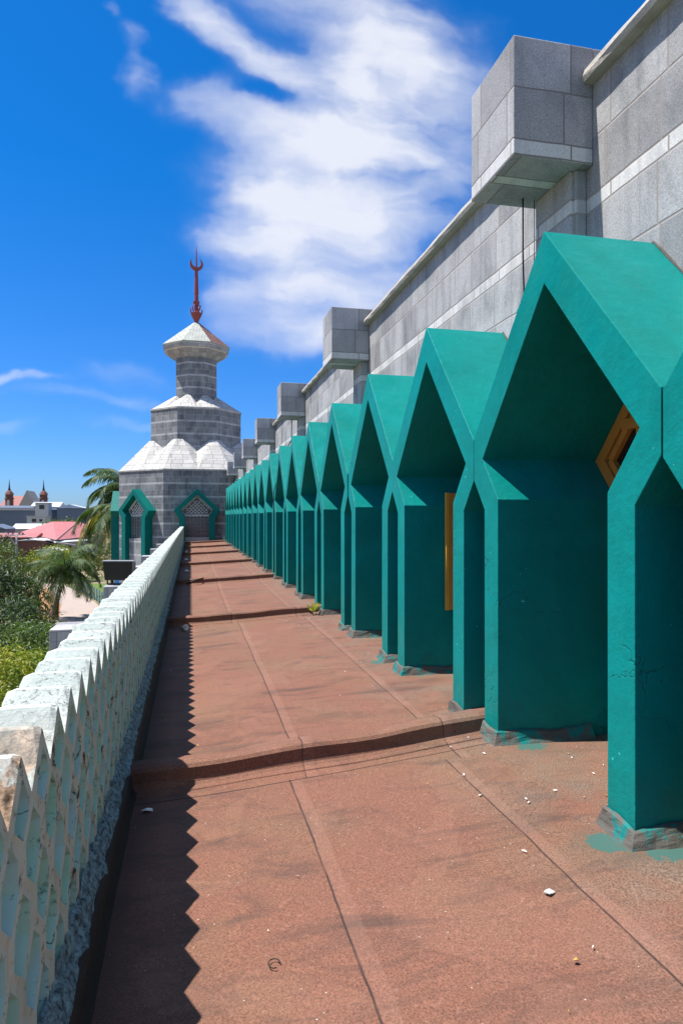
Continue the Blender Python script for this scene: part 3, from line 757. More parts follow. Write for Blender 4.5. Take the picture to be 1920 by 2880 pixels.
# tower doorways
DO = [(-1.10, 0), (-1.10, 1.50), (-1.44, 1.95), (-1.44, 1.97), (0, 3.36), (1.44, 1.97), (1.44, 1.95), (1.10, 1.50), (1.10, 0)]
DI = [(-.74, 0), (-.74, 1.62), (-1.03, 1.97), (0, 2.98), (1.03, 1.97), (.74, 1.62), (.74, 0)]
def doorway(face, zb, sill):
    # face angle of outward normal
    e = empty('doorway', (math.cos(face)*A1, math.sin(face)*A1, 0), face+math.pi, tw)   # local -X is outward, so x0 negative
    o_ = [(y, z if z > 0 else zb) for y, z in DO]; i_ = [(y, z if z > 0 else zb) for y, z in DI]
    arch_mesh(o_, i_, -.62, .02, .0).build('surround', 'green_paint', e, bevel=.01)
    zs = sill
    mb = MB(); mb.quad(*[(-.02, y, z) for y, z in i_]); mb.build('dark_opening', 'dark_glass', e)
    mb = MB()
    # patterned grille: grid below, diagonal lace above
    y = -.70
    for j in range(7): yy_ = -.70+j*1.4/6; mb.bar((-.10, yy_, zs), (-.10, yy_, 1.62), .03, .03)
    z = zs
    while z < 1.63: mb.bar((-.10, -.73, z), (-.10, .73, z), .03, .03); z += .235
    for j in range(6):
        for q_ in range(int((1.62-zs)/.235)):
            yc = -.70+(j+.5)*1.4/6; zc = zs+(q_+.5)*.235; s_ = .075
            mb.bar((-.095, yc-s_, zc-s_), (-.095, yc+s_, zc+s_), .014, .02); mb.bar((-.092, yc-s_, zc+s_), (-.092, yc+s_, zc-s_), .014, .02)
            pass
    mb.build('grille', 'grey_concrete', e)
    mb = MB()
    def inside(y, z):
        if z < 1.66: return False
        if z < 1.97: return abs(y) < .74+(z-1.62)*.83
        return abs(y) < 1.03*(1-(z-1.97)/1.01)
    st = .23
    for a in range(-9, 10):
        for b2 in range(0, 10):
            yc = a*st; zc = 1.68+b2*st
            for (dy, dz_) in ((st, st), (st, -st)):
                if inside(yc, zc) and inside(yc+dy, zc+dz_): mb.bar((-.12, yc, zc), (-.12, yc+dy, zc+dz_), .042, .03)
    for (p_, q_) in (((-.74, 1.64), (.74, 1.64)), ((-.98, 1.99), (0, 2.93)), ((.98, 1.99), (0, 2.93))): mb.bar((-.12, *p_), (-.12, *q_), .05, .05)
    mb.build('lace_panel', 'white_lattice', e)
    mb = MB(); mb.box(-.30, -.03, -.735, .735, zb, sill)
    mb.build('sill', 'white_plaster' if zb > -1 else 'box_stone', e)
doorway(R(-90), -.02, .28); doorway(R(-135), -1.55, .18); doorway(R(180), -1.55, .18)

# small stone stop at the end of the walkway
mb = MB(); mb.add([(1.95, 42.5, 0), (1.95, 43, 0), (1.95, 43, .42), (1.95, 42.9, .42), (2.25, 42.5, 0), (2.25, 43, 0), (2.25, 43, .42), (2.25, 42.9, .42)],
        [(0, 1, 2, 3), (7, 6, 5, 4), (0, 3, 7, 4), (3, 2, 6, 7), (0, 4, 5, 1)])
tag(mb.build('stone_kerb', 'cream_plaster', bevel=.01), 'small pale wedge of stone against the tower foot at the walkway end', 'kerb')

# ------------------------------------------------------------------ cables
def cable(name, pts, r_, label, group=None):
    mb = MB(); mb.tube(pts, r_, 6); return tag(mb.build(name, 'black_cable'), label, 'cable', group)
cable('cable', [(2.62, 4.90, 4.18), (2.62, 4.90, 3.7), (2.63, 4.89, 3.2), (2.64, 4.885, 2.95), (2.635, 4.89, 2.83)], .007, 'thick black cable hanging from under the nearest stone box', 'hanging cables')
cable('cable', [(2.72, 4.90, 4.18), (2.72, 4.90, 2.9)], .003, 'thin wire hanging beside the thick cable under the nearest stone box', 'hanging cables')
cable('cable', [(2.60, 17.35, 4.18), (2.58, 17.3, 3.6), (2.3, 17.0, 3.2), (2.04, 16.7, 2.2), (2.05, 16.75, 1.2), (2.06, 16.7, .2)], .012, 'dark cable running down the far arches from the third stone box', 'hanging cables')
cable('cable', [(-.1, 16.55, -.05), (.1, 16.5, .04), (.3, 16.8, .06), (.55, 17.2, -.04), (.85, 17.25, -.04)], .018, 'black cable lying across the third roof ridge', None)

# ------------------------------------------------------------------ litter
cup = empty('paper_cup', (-.10, 10.0, -.045)); tag(cup, 'white paper cup lying on its side in the parapet shadow', 'cup')
cup.rotation_euler = (R(78), 0, R(35))
mb = MB(); mb.lathe([(.028, -.05), (.042, .05), (.046, .052), (.046, .058), (.038, .056), (.026, -.04)], (0, 0, 0), 16, smooth=True); mb.build('cup_body', 'paper_white', cup)
mb = MB(); mb.lathe([(.026, -.044), (.026, -.04)], (0, 0, 0), 12); mb.build('cup_inside', 'dark_trim', cup)
for (x, y, lb) in ((-.18, 26.0, 'small crumpled white wrapper near the far parapet foot'), (-.12, 20.5, 'crumpled white bag lying beyond the third roof ridge'), (-.2, 31.8, 'white litter ball at the foot of the far parapet')):
    mb = MB(); r = random.Random(int(y)); vs = []
    for i in range(5):
        for j in range(8): rr = (.02, .055, .07, .05, .015)[i]*(.7+.6*r.random()); a = j*math.pi/4; vs.append((x+rr*math.cos(a), y+rr*math.sin(a), dz(x)+.0+i*.022))
    mb.add(vs, [(i*8+j, i*8+(j+1) % 8, (i+1)*8+(j+1) % 8, (i+1)*8+j) for i in range(4) for j in range(8)]+[(32,33,34,35,36,37,38,39)])
    tag(mb.build('crumpled_wrapper', 'paper_white'), lb, 'litter')
def scrap(x, y, sz, m_, lb, seed, name='paper_scrap'):
    r = random.Random(seed); mb = MB(); n_ = 7; z0 = dz(x)+.009
    c_ = [(x+sz*(.55+.6*r.random())*math.cos(k*6.283/n_)*1.2, y+sz*(.4+.5*r.random())*math.sin(k*6.283/n_), z0+r.random()*.012) for k in range(n_)]
    mb.add(c_+[(x, y, z0+.016)], [(k, (k+1) % n_, n_) for k in range(n_)]); mb.add([(a, b_, c-.003) for a, b_, c in c_]+[(x, y, z0+.012)], [((k+1) % n_, k, n_) for k in range(n_)])
    tag(mb.build(name, m_), lb, 'litter')
scrap(-.24, 3.93, .035, 'paper_white', 'torn white paper scrap in the corner before the nearest ridge', 1)
scrap(1.49, 2.56, .022, 'paper_white', 'smeared white paper scrap on the sunlit walkway near the right foot', 2)
scrap(1.36, 2.15, .011, 'straw', 'yellow dry leaf at the bottom edge of the walkway', 3, 'dry_leaf')
mb = MB(); mb.tube([(.30+.022*math.cos(a*.5), 2.44+.026*math.sin(a*.5), -.062) for a in range(11)], .0022, 5)
tag(mb.build('thread_loop', 'black_cable'), 'small dark loop of thread on the walkway beside the shadow edge', 'litter')
mb = MB(); r = random.Random(11)
for i in range(130):
    x = r.uniform(-.28, 2.05); y = r.uniform(1.6, 24)**1.0; s_ = r.uniform(.002, .0065)*(1+.05*y)
    if r.random() < .45: x = r.uniform(1.5, 2.6); y = r.uniform(3.2, 5)+BAY*r.choice((0, 0, 0, 1, 2))*.5
    a = r.uniform(0, 6.28); z0 = dz(x)+.011; e1_ = Vector((math.cos(a), math.sin(a), 0))*s_*r.uniform(1, 2.4); e2_ = Vector((-math.sin(a), math.cos(a), 0))*s_*.6
    c_ = Vector((x, y, z0)); mb.quad(c_-e1_, c_-e2_*.9+e1_*.2, c_+e1_, c_+e2_+Vector((0, 0, .004)), mi=0 if r.random() < .75 else 1)
tag(mb.build('debris_chips', ['paper_white', 'straw']), 'scattered white paint chips and bits of debris over the walkway', 'debris', None, 'stuff')

def weed(x, y, z, s_, lb, m_='leaf_bright', seed=0, spread=1.):
    r = random.Random(seed); mb = MB()
    e = empty('weed', (x, y, z)); tag(e, lb, 'plant')
    for k in range(9):
        a = r.uniform(0, 6.28); el = r.uniform(.3, 1.2); L_ = s_*r.uniform(.6, 1.1)
        d_ = Vector((math.cos(a)*math.cos(el)*spread, math.sin(a)*math.cos(el)*spread, math.sin(el))); sd = Vector((-math.sin(a), math.cos(a), 0))*L_*.10
        p1 = d_*L_*.5; p2 = d_*L_+Vector((0, 0, -.25*L_))
        mb.add([(0, 0, 0), p1-sd, p2, p1+sd], [(0, 1, 2), (0, 2, 3)])
    mb.build('leaves', m_, e)
    mb = MB(); mb.tube([(0, 0, -.02), (0, 0, s_*.3)], .004, 5); mb.build('stem', 'bark', e)
weed(1.93, 10.55, .05, .26, 'yellow green weed sprouting at an arch foot by the second roof ridge', seed=3)
weed(2.02+.45, 4.36, .02, .10, 'tiny green weed at the shaded foot inside the first arch', 'leaf_mid', 4)

# ------------------------------------------------------------------ ground beyond
def sheet(name, pts, z, m_, label):
    mb = MB(); mb.quad(*[(x, y, z) for x, y in pts]); return tag(mb.build(name, m_), label, None, None, 'structure')
mb = MB(); mb.quad((-3000, -500, ZG), (3000, -500, ZG), (3000, 5000, ZG), (-3000, 5000, ZG))
tag(mb.build('ground', 'ground_mixed'), 'town ground far below', None, None, 'structure')
sheet('dirt_field', [(-32, 38), (-12.5, 38), (-9.6, 46), (-9.1, 52), (-9.9, 60), (-12.5, 70), (-17, 84), (-50, 95), (-60, 60)], ZG+.012, 'orange_dirt', 'orange bare earth field')
sheet('path', [(-9.0, 30), (-4, 34), (-5.0, 46), (-6.2, 54), (-8.3, 62), (-11.5, 72), (-16.5, 86), (-18, 85), (-13.3, 70), (-10.9, 61), (-9.6, 53), (-9.6, 46)], ZG+.024, 'path_concrete', 'pale curving concrete path')
sheet('grass', [(-3.2, 42), (-1, 42), (-3.5, 75), (-12, 80), (-7.6, 62), (-5.2, 54), (-4, 46)], ZG+.016, 'grass_green', 'green grass verge')

# ---------------------------------------------------------------- fence of teal pickets
fe = empty('picket_fence', (-6, 52, ZG)); tag(fe, 'teal picket fence with pale posts along the curving path', 'fence')
FO = (-6, 52, ZG)
path = [(-4.1, 44), (-5.3, 51), (-6.6, 57), (-8.6, 64), (-11.5, 73)]
pk_, po_, rl = BB(), BB(), BB()
for i in range(len(path)-1):
    a, b_ = Vector((*path[i], ZG)), Vector((*path[i+1], ZG)); L_ = (b_-a).length; n_ = int(L_/.16); d_ = (b_-a).normalized()
    for j in range(n_):
        p = a+(b_-a)*(j/n_); q_ = p+d_*.085
        hh = 1.1
        pk_.add([p+Vector((0, 0, .1)), q_+Vector((0, 0, .1)), q_+Vector((0, 0, hh)), (p+q_)/2+Vector((0, 0, hh+.1)), p+Vector((0, 0, hh))], [(0, 1, 2, 3, 4), (4, 3, 2, 1, 0)])
    for hh in (.3, .95): rl.bar(a+Vector((0, 0, hh)), b_+Vector((0, 0, hh)), .04, .06)
pk_.build('pickets', 'fence_teal', fe, o=FO); rl.build('rails', 'fence_teal', fe, o=FO)
for i in range(len(path)-1):
    a, b_ = Vector((*path[i], ZG)), Vector((*path[i+1], ZG)); n_ = max(2, int((b_-a).length/1.4))
    for j in range(n_):
        mb = BB(); p = a+(b_-a)*(j/n_); mb.lathe([(.05, 0), (.05, 1.15), (.03, 1.22)], p+Vector((-.04, -.06, 0)), 6); mb.build('post', 'white_plaster', fe, o=FO)

# ------------------------------------------------------------------ vegetation
def tree(name, label, base, trunk_h, blobs, nleaf, lsize, lm, bark='bark', tr=.12, seed=0, group=None, droop=0., cat='tree', asp=.5):
    r = random.Random(seed); e = empty(name, base); tag(e, label, cat, group)
    mb = MB(); tot = sum(b_[3]*b_[4]*b_[5] for b_ in blobs)
    for (bx_, by_, bz_, rx, ry, rz_) in blobs:
        n_ = int(nleaf*(rx*ry*rz_)/tot); nc = max(5, n_//26)
        for c_i in range(nc):
            while True:
                v = Vector((r.uniform(-1, 1), r.uniform(-1, 1), r.uniform(-1, 1)))
                if .25 < v.length < 1: break
            v = v.normalized()*(v.length**.45)
            cc = Vector((bx_+v.x*rx, by_+v.y*ry, bz_+v.z*rz_)); cs = lsize*r.uniform(1.2, 2.6)
            nm0 = (v+Vector((0, 0, .7))).normalized()
            for k in range(26):
                o_ = Vector((r.gauss(0, 1), r.gauss(0, 1), r.gauss(0, .7)))*cs*.62; c0 = cc+o_
                nm = (nm0*1.1+Vector((r.gauss(0, .6), r.gauss(0, .6), r.gauss(0, .6)))).normalized()
                t = nm.cross(Vector((r.gauss(0, 1), r.gauss(0, 1), r.gauss(0, 1)))).normalized(); t.z -= droop; t.normalize(); b2 = nm.cross(t).normalized()
                L_ = lsize*r.uniform(.6, 1.15)
                mb.add([c0, c0+t*L_*.5+b2*L_*asp*.5, c0+t*L_-Vector((0, 0, L_*.12)), c0+t*L_*.5-b2*L_*asp*.5], [(0, 1, 2, 3)])
    mb.build('crown', lm, e, uv=False)
    mb = MB(); c0 = blobs[0]; lean = Vector((c0[0]*.6, c0[1]*.6, trunk_h))
    mb.tube([(0, 0, -.05), lean*.35+Vector((r.uniform(-.1, .1), 0, 0)), lean*.7, lean], [tr*1.25, tr, tr*.85, tr*.7], 8)
    for (bx_, by_, bz_, rx, ry, rz_) in blobs:
        mid = lean.lerp(Vector((bx_, by_, bz_)), .5)+Vector((0, 0, -.1*rz_))
        mb.tube([lean*.8, mid, (bx_, by_, bz_)], [tr*.55, tr*.4, tr*.15], 6)
        for q_ in range(3):
            e_ = Vector((bx_+r.uniform(-.7, .7)*rx, by_+r.uniform(-.7, .7)*ry, bz_+r.uniform(-.2, .8)*rz_)); mb.tube([mid, mid.lerp(e_, .6)+Vector((0, 0, .1)), e_], [tr*.3, tr*.2, tr*.06], 5)
    mb.build('trunk', bark, e, uv=False)
    return e

def palm(name, label, base, trunk, nf, flen, green, yellow_k=(), seed=0, lw=.055, elmin=-.5, group=None, ll=.55, azs=None):
    r = random.Random(seed); e = empty(name, base); tag(e, label, 'palm tree', group)
    tx, ty, th = trunk; mb = MB()
    mb.tube([(0, 0, -.05), (tx*.2, ty*.2, th*.35), (tx*.6, ty*.6, th*.7), (tx, ty, th)], [.26*flen/3.5, .17*flen/3.5, .14*flen/3.5, .15*flen/3.5], 10); mb.build('trunk', 'bark', e, uv=False)
    hub = Vector((tx, ty, th))
    for k in range(nf):
        az = (k*2.39996+r.uniform(-.2, .2)) if azs is None else azs[k % len(azs)][0]
        el = (1.35-(1.35-elmin)*(k/(nf-1))**.9+r.uniform(-.1, .1)) if azs is None else azs[k % len(azs)][1]
        L_ = flen*r.uniform(.85, 1.08); pts = []; p = hub.copy(); n_ = 26; cur = el
        for i in range(n_+1):
            pts.append(p.copy()); d_ = Vector((math.cos(az)*math.cos(cur), math.sin(az)*math.cos(cur), math.sin(cur))); p = p+d_*L_/n_
            cur -= (.055+.05*(i/n_))*(1.0 if el > -.2 else .5)
        mb = MB(); mb.tube(pts[::2], [.035*(1-i/14)+.006 for i in range(len(pts[::2]))], 5)
        for i in range(2, n_+1):
            for sub in (0, .5):
                q0 = pts[i-1].lerp(pts[i], sub); d_ = (pts[i]-pts[i-1]).normalized(); side = d_.cross(Vector((0, 0, 1)))
                side = side.normalized() if side.length > .1 else Vector((1, 0, 0)); t = i/n_
                ln_ = ll*L_/3.2*(math.sin(math.pi*min(1, t*.86+.12))**.6)*r.uniform(.85, 1.1)
                for sg in (-1, 1):
                    dr = (side*sg*.8+d_*(.45+.5*t)+Vector((0, 0, -.25-.35*r.random()))).normalized()
                    m1 = q0+dr*ln_*.5; tp = q0+dr*ln_+Vector((0, 0, -ln_*(.25+.25*r.random()))); wv_ = d_*lw*.5
                    mb.add([q0-wv_*.6, q0+wv_*.6, m1+wv_, tp, m1-wv_], [(0, 1, 2, 3, 4)])
        mb.build('frond', 'palm_yellow' if k in yellow_k else green, e, uv=False)
    return e

# big coconut palms left of the tower
AZ = [(R(175), .9), (R(160), .45), (R(190), .35), (R(200), 1.15), (R(140), 1.2), (R(182), .05), (R(215), .15), (R(170), -.35), (R(95), 1.0), (R(60), .8), (R(20), .9), (R(-30), .7), (R(-80), .9), (R(235), .6)]
palm('coconut_palm', 'tall coconut palm rising behind the left side of the tower', (-4.7, 57, ZG), (-.35, .0, 9.9), 14, 4.4, 'palm_green', (5,), 5, lw=.085, azs=AZ, ll=.8)
AZ2 = [(R(178), .35), (R(185), .02), (R(172), -.15), (R(195), -.55), (R(205), -.75), (R(188), -.35), (R(150), .3), (R(222), -.95), (R(100), .5), (R(20), .4), (R(-60), .3), (R(240), .1)]
palm('coconut_palm', 'lower coconut palm with yellowing drooping fronds beside the tower', (-4.6, 53.5, ZG), (-.45, 0, 8.3), 12, 5.3, 'palm_green', (1, 3, 4, 7), 9, lw=.085, azs=AZ2, ll=.85)
palm('young_palm', 'small dark palm with an upright trunk above the orange dirt', (-9.75, 52, ZG), (.75, 0, 3.8), 17, 3.7, 'palm_green', (), 12, lw=.065, elmin=-.45, ll=.85)

tree('broadleaf_tree', 'dark glossy broadleaf tree at the left edge before the orange dirt', (-11.6, 43, ZG), 1.9, [(-.3, 0, 3.7, 1.9, 1.8, 1.4), (1.2, .2, 3.0, 1.5, 1.6, 1.1), (-1.6, -.3, 2.5, 1.3, 1.5, 1.0), (2.1, .2, 1.7, .9, 1.0, .9)], 9000, .32, 'leaf_dark', 'dark_bark', .12, 1, droop=.5, asp=.32)
tree('broadleaf_tree', 'dense dark tree left of the small palm trunk', (-7.9, 36, ZG), 1.6, [(-.5, 0, 2.1, 1.2, 1.2, 1.4), (.6, -.2, 1.3, 1.0, 1.1, 1.0)], 6000, .28, 'leaf_dark', 'dark_bark', .1, 2, droop=.6, asp=.3)
tree('broadleaf_tree', 'sunlit tree crown at the left edge below the concrete pole', (-14.6, 56, ZG), 2.4, [(0, 0, 4.0, 2.2, 2, 1.5), (1.7, .3, 3.1, 1.5, 1.5, 1.1), (-1.8, 0, 3.2, 1.6, 1.6, 1.2)], 4200, .28, 'leaf_mid', 'bark', .14, 3, asp=.4)
tree('shrub_tree', 'bright yellow green bush filling the lower left behind the parapet', (-5.6, 20.5, ZG), 1.4, [(-.1, 0, 2.75, 1.5, 1.6, 1.15), (.9, 1.2, 2.45, 1.2, 1.4, 1.0), (-1.5, -.6, 2.5, 1.2, 1.3, 1.0), (.6, -1.0, 1.9, 1.1, 1.3, 1.0)], 15000, .17, 'leaf_bright', 'bark', .1, 4, cat='bush', asp=.36)
tree('shrub_tree', 'green bush above the yellow one next to the stone box', (-5.0, 26.5, ZG), 1.4, [(-.6, 0, 2.6, 1.7, 1.6, 1.0), (1.0, .4, 2.2, 1.2, 1.3, .9), (-2.4, -.4, 2.7, 1.2, 1.2, 1.0)], 11000, .19, 'leaf_mid', 'bark', .1, 5, cat='bush', asp=.36)
tree('shrub_tree', 'nearest yellow bush at the left border beside the parapet top', (-3.9, 14.0, ZG), 1.3, [(-.5, .2, 3.0, .9, 1.2, .85), (-1.5, 0, 3.2, .7, .9, .8), (.3, .3, 2.4, .8, 1.0, .8)], 4200, .13, 'leaf_bright', 'bark', .08, 6, cat='bush', asp=.4)
tree('garden_tree', 'layered green tree below the yellow fronds by the tower', (-7.3, 66, ZG), 2.6, [(0, 0, 3.6, 2.0, 1.8, 1.3), (1.9, -.2, 4.6, 1.7, 1.6, 1.3), (2.6, -.5, 2.6, 1.5, 1.6, 1.2), (-1.4, .2, 2.6, 1.3, 1.3, 1.0)], 5200, .26, 'leaf_mid', 'bark', .16, 7, asp=.5)
tree('garden_tree', 'rounded green tree behind the coconut palms beside the tower', (-4.6, 72, ZG), 3.6, [(0, 0, 6.0, 2.3, 2, 1.7), (-2.0, 0, 5.3, 1.4, 1.5, 1.2), (1.5, 0, 4.2, 2, 1.6, 1.5)], 4600, .3, 'leaf_mid', 'bark', .2, 8, asp=.5)
tree('garden_tree', 'bright light green tree under the eaves of the red roofed building', (-15.2, 82, ZG), 2.2, [(0, 0, 3.0, 2.2, 1.8, 1.1), (-2.2, 0, 2.5, 1.6, 1.5, 1.0), (2.2, 0, 2.6, 1.6, 1.5, 1.2)], 4200, .3, 'leaf_bright', 'bark', .16, 9, asp=.5)
tree('distant_tree', 'small round tree poking up left of the red roof', (-27.5, 150, ZG), 3.2, [(0, 0, 5.6, 2.6, 2, 1.1), (2.2, 0, 6.1, 2.0, 1.6, 1.0)], 1600, .5, 'leaf_mid', 'bark', .2, 10)
tree('distant_tree', 'dark tree beneath the roofs at the far left edge', (-31, 115, ZG), 2.6, [(0, 0, 3.6, 3.0, 2, 1.6), (-2.6, 0, 3.0, 2.2, 2, 1.4)], 2000, .45, 'leaf_dark', 'dark_bark', .2, 13)

# ------------------------------------------------------------------ town buildings
def bparts(name, label, loc): 
    e = empty(name, loc); tag(e, label, 'building'); return e
def windows(e, spots, m_='dark_glass'):
    for (x, y, z, w_, h_) in spots:
        mb = MB(); mb.box(x-w_/2, x+w_/2, y-.06, y+.1, z-h_/2, z+h_/2); mb.build('window', m_, e, uv=False)
# red hip roofed building
e = bparts('red_roofed_building', 'low cream building with a large red hip roof', (-24.5, 140, ZG)); c_ = (-24.5, 140, ZG)
Pn = [(-9.7, 16, 4.25), (2.0, -18, 3.55), (7.8, -6, 3.55), (0, 24, 4.25)]
mb = MB(); eav = [Vector((-9.9, 8, 4.35)), Vector((2.3, -20, 3.55)), Vector((7.6, 8, 3.75)), (Vector((-5, 26, 4.35)))]
r_a, r_b = Vector((-3.2, 6, 6.6)), Vector((1.2, 10, 6.55))
mb.quad(eav[0], eav[1], r_b, r_a); mb.quad(eav[1], eav[2], r_b); mb.quad(eav[2], eav[3], r_a, r_b); mb.quad(eav[3], eav[0], r_a)
mb.quad(*[v-Vector((0, 0, .03)) for v in eav[::-1]])
mb.build('roof', 'red_roofing', e)
mb = MB()
for i in range(4):
    mb.bar(eav[i], eav[(i+1) % 4], .12, .14)
mb.bar(eav[1], r_b, .16, .10); mb.bar(r_a, r_b, .16, .10)
mb.build('roof_trim', 'dark_trim', e)
mb = MB(); ins = [v.lerp(Vector((-1, 6, v.z)), .07) for v in eav]
for i in range(4):
    a, b_ = ins[i], ins[(i+1) % 4]; mb.quad((a.x, a.y, 0), (b_.x, b_.y, 0), (b_.x, b_.y, b_.z-.05), (a.x, a.y, a.z-.05))
mb.build('wall', 'cream_plaster', e)
mb = MB(); a, b_ = ins[0], ins[1]
mb.quad(a+Vector((-.3, -.3, -.75)), b_+Vector((-.6, -.6, -.75)), b_+Vector((-.6, -.6, -.60)), a+Vector((-.3, -.3, -.60))); mb.build('red_band', 'red_roofing', e)
for t in (.35, .45, .55, .65, .75, .85, .93):
    p = ins[0].lerp(ins[1], t); mb = MB(); mb.box(p.x-.25, p.x+.25, p.y-.35, p.y+.1, 1.2, 2.5); mb.build('window', 'dark_glass', e, uv=False)
for t in (.2, .45, .7):
    p = ins[1].lerp(ins[2], t); mb = MB(); mb.box(p.x-.45, p.x+.45, p.y-.12, p.y+.2, 1.0, 2.4); mb.build('window', 'dark_glass', e, uv=False)
mb = MB(); mb.add([(2.0, -20.6, 3.2), (6.3, -11.5, 3.25), (5.8, -10.9, 3.45), (1.8, -19.4, 3.45)], [(0, 1, 2, 3), (3, 2, 1, 0)]); mb.build('awning', 'white_roofing', e)
def house(name, label, x, y, w_, dpt, h_, wall, roof, rh=1., ridge='x', wins=(), zb=ZG, over=.3):
    e = bparts(name, label, (x, y, zb)); mb = MB(); mb.box(-w_/2, w_/2, 0, dpt, 0, h_); mb.build('wall', wall, e)
    mb = MB(); a, b_ = -w_/2-over, w_/2+over; c0, c1 = -over, dpt+over
    if rh == 0: mb.box(a, b_, c0, c1, h_+.003, h_+.22)
    elif ridge == 'x':
        m_ = dpt/2; mb.add([(a, c0, h_), (b_, c0, h_), (b_, m_, h_+rh), (a, m_, h_+rh), (a, c1, h_), (b_, c1, h_)], [(0, 1, 2, 3), (3, 2, 5, 4), (0, 3, 4), (1, 5, 2), (0, 4, 5, 1)])
    else:
        mb.add([(a, c0, h_), (0, c0, h_+rh), (0, c1, h_+rh), (a, c1, h_), (b_, c0, h_), (b_, c1, h_)], [(0, 1, 2, 3), (1, 4, 5, 2), (0, 4, 1), (3, 2, 5), (0, 3, 5, 4)])
    mb.build('roof', roof, e)
    windows(e, [(wx, -.05, wz, ww, wh) for wx, wz, ww, wh in wins]); return e
house('warehouse', 'wide blue grey warehouse wall, the left of the two', -63, 250, 30, 30, 9.6, 'shed_grey', 'shed_grey', 0)
house('warehouse', 'wide blue grey warehouse wall, the right of the two above the red roof', -33.2, 240, 22, 30, 10.3, 'shed_grey', 'shed_grey', 0)
house('white_house', 'narrow white two storey house between the grey warehouses', -47.6, 225, 5.4, 8, 7.6, 'white_plaster', 'white_plaster', 0, wins=((-.6, 6.4, 1.2, 1.0), (1.4, 6.4, .8, .8)))
house('white_house', 'tall white block rising above the two warehouses', -50.0, 245, 4.2, 6, 12.2, 'white_plaster', 'white_plaster', 0, wins=((0, 10.9, 1.6, 1.4),))
house('white_hall', 'white roofed hall on the skyline right of the church', -80, 400, 15, 20, 13.2, 'grey_concrete', 'white_roofing', 2.8, 'x')
house('gabled_shed', 'dark gabled shed with white roof edge on the skyline', -45.2, 270, 16, 12, 10.2, 'dark_trim', 'white_roofing', 2.1, 'y')
house('low_house', 'long dark roofed house below the church', -82, 300, 34, 14, 11.3, 'white_plaster', 'shed_grey', 1.0, 'x')
house('low_house', 'small grey gabled house at the left edge', -37.6, 140, 4.6, 8, 5.2, 'shed_grey', 'shed_grey', .9, 'y', wins=((-.6, 3.4, 1.4, 1.6),))
house('low_house', 'cream end wall of a house cut by the left edge', -43.5, 135, 5.2, 7, 6.0, 'cream_plaster', 'grey_concrete', .5, 'x')
house('low_house', 'white metal roofed shed beside the grey gabled house', -35, 158, 6.5, 8, 4.9, 'grey_concrete', 'white_roofing', 1.1, 'x')
house('brick_house', 'brown brick house with flat grey roof behind the concrete pole', -25.9, 118, 4.0, 8, 3.6, 'brick_brown', 'white_plaster', .25, 'y', wins=((.2, 1.2, 1.4, .9),))
house('brown_house', 'low pink roofed house at the left edge behind the wires', -30.8, 128, 7, 8, 3.9, 'brick_brown', 'red_roofing', .7, 'x')
house('canopy_shed', 'small white canopy roof before the cream building', -20.3, 104, 3.6, 4, 2.6, 'dark_trim', 'white_roofing', .4, 'y')
for i in range(16):
    r = random.Random(100+i); x = -150+i*17+r.uniform(-5, 5); y = 330+r.uniform(0, 90); h_ = r.uniform(6.5, 8.6)
    if x > 60: continue
    house('town_house', ['white', 'grey', 'cream', 'pale'][i % 4]+' town house on the far skyline, number of storeys uncertain' if False else 'low '+['white', 'grey', 'cream', 'brown'][i % 4]+' town house far off on the skyline', x, y, r.uniform(8, 14), 9, h_, ['white_plaster', 'grey_concrete', 'cream_plaster', 'brick_brown'][i % 4], ['brown_roofing', 'white_roofing', 'shed_grey'][i % 3], r.uniform(.6, 1.6), 'x')['group'] = 'far town houses on the skyline'
# church
e = bparts('church', 'pink brown twin towered church on the skyline', (-107, 450, ZG)); c_ = None
mb = MB(); mb.box(-8.5, 8, 3, 22, 0, 14.5); mb.build('nave', 'cream_plaster', e)
mb = MB(); mb.add([(-10, 2, 14.5), (2.5, 2, 14.5), (2.5, 11, 21), (-7.5, 11, 21), (-10, 22, 14.5), (2.5, 22, 14.5)], [(0, 1, 2, 3), (3, 2, 5, 4), (0, 3, 4), (1, 5, 2)]); mb.build('nave_roof', 'brown_roofing', e)
mb = MB(); mb.add([(1.4, .5, 14), (6.2, .5, 24.2), (11.4, .5, 14), (1.4, 22, 14), (6.2, 22, 24.2), (11.4, 22, 14)], [(0, 2, 1), (0, 1, 4, 3), (1, 2, 5, 4)]); mb.build('gable', 'cream_plaster', e)
for x in (-3.5, 16.4):
    t_ = empty('bell_tower', (x, -1, 0), 0, e)
    mb = MB(); mb.lathe([(2.4, 0), (2.4, 18.6), (2.9, 18.7), (2.9, 19.2), (2.3, 19.3), (2.3, 21.3), (2.8, 21.4), (1.9, 23), (.9, 24), (.5, 25)], (0, 0, 0), 8, R(22.5)); mb.build('tower_shaft', 'brick_brown', t_)
    mb = MB(); mb.lathe([(.9, 24), (.45, 26), (.05, 31)], (0, 0, 0), 8); mb.build('spire', 'dark_trim', t_)
    mb = MB(); mb.box(-.7, .7, -2.5, -2.1, 14.5, 18); mb.build('belfry_opening', 'white_plaster', t_, uv=False)
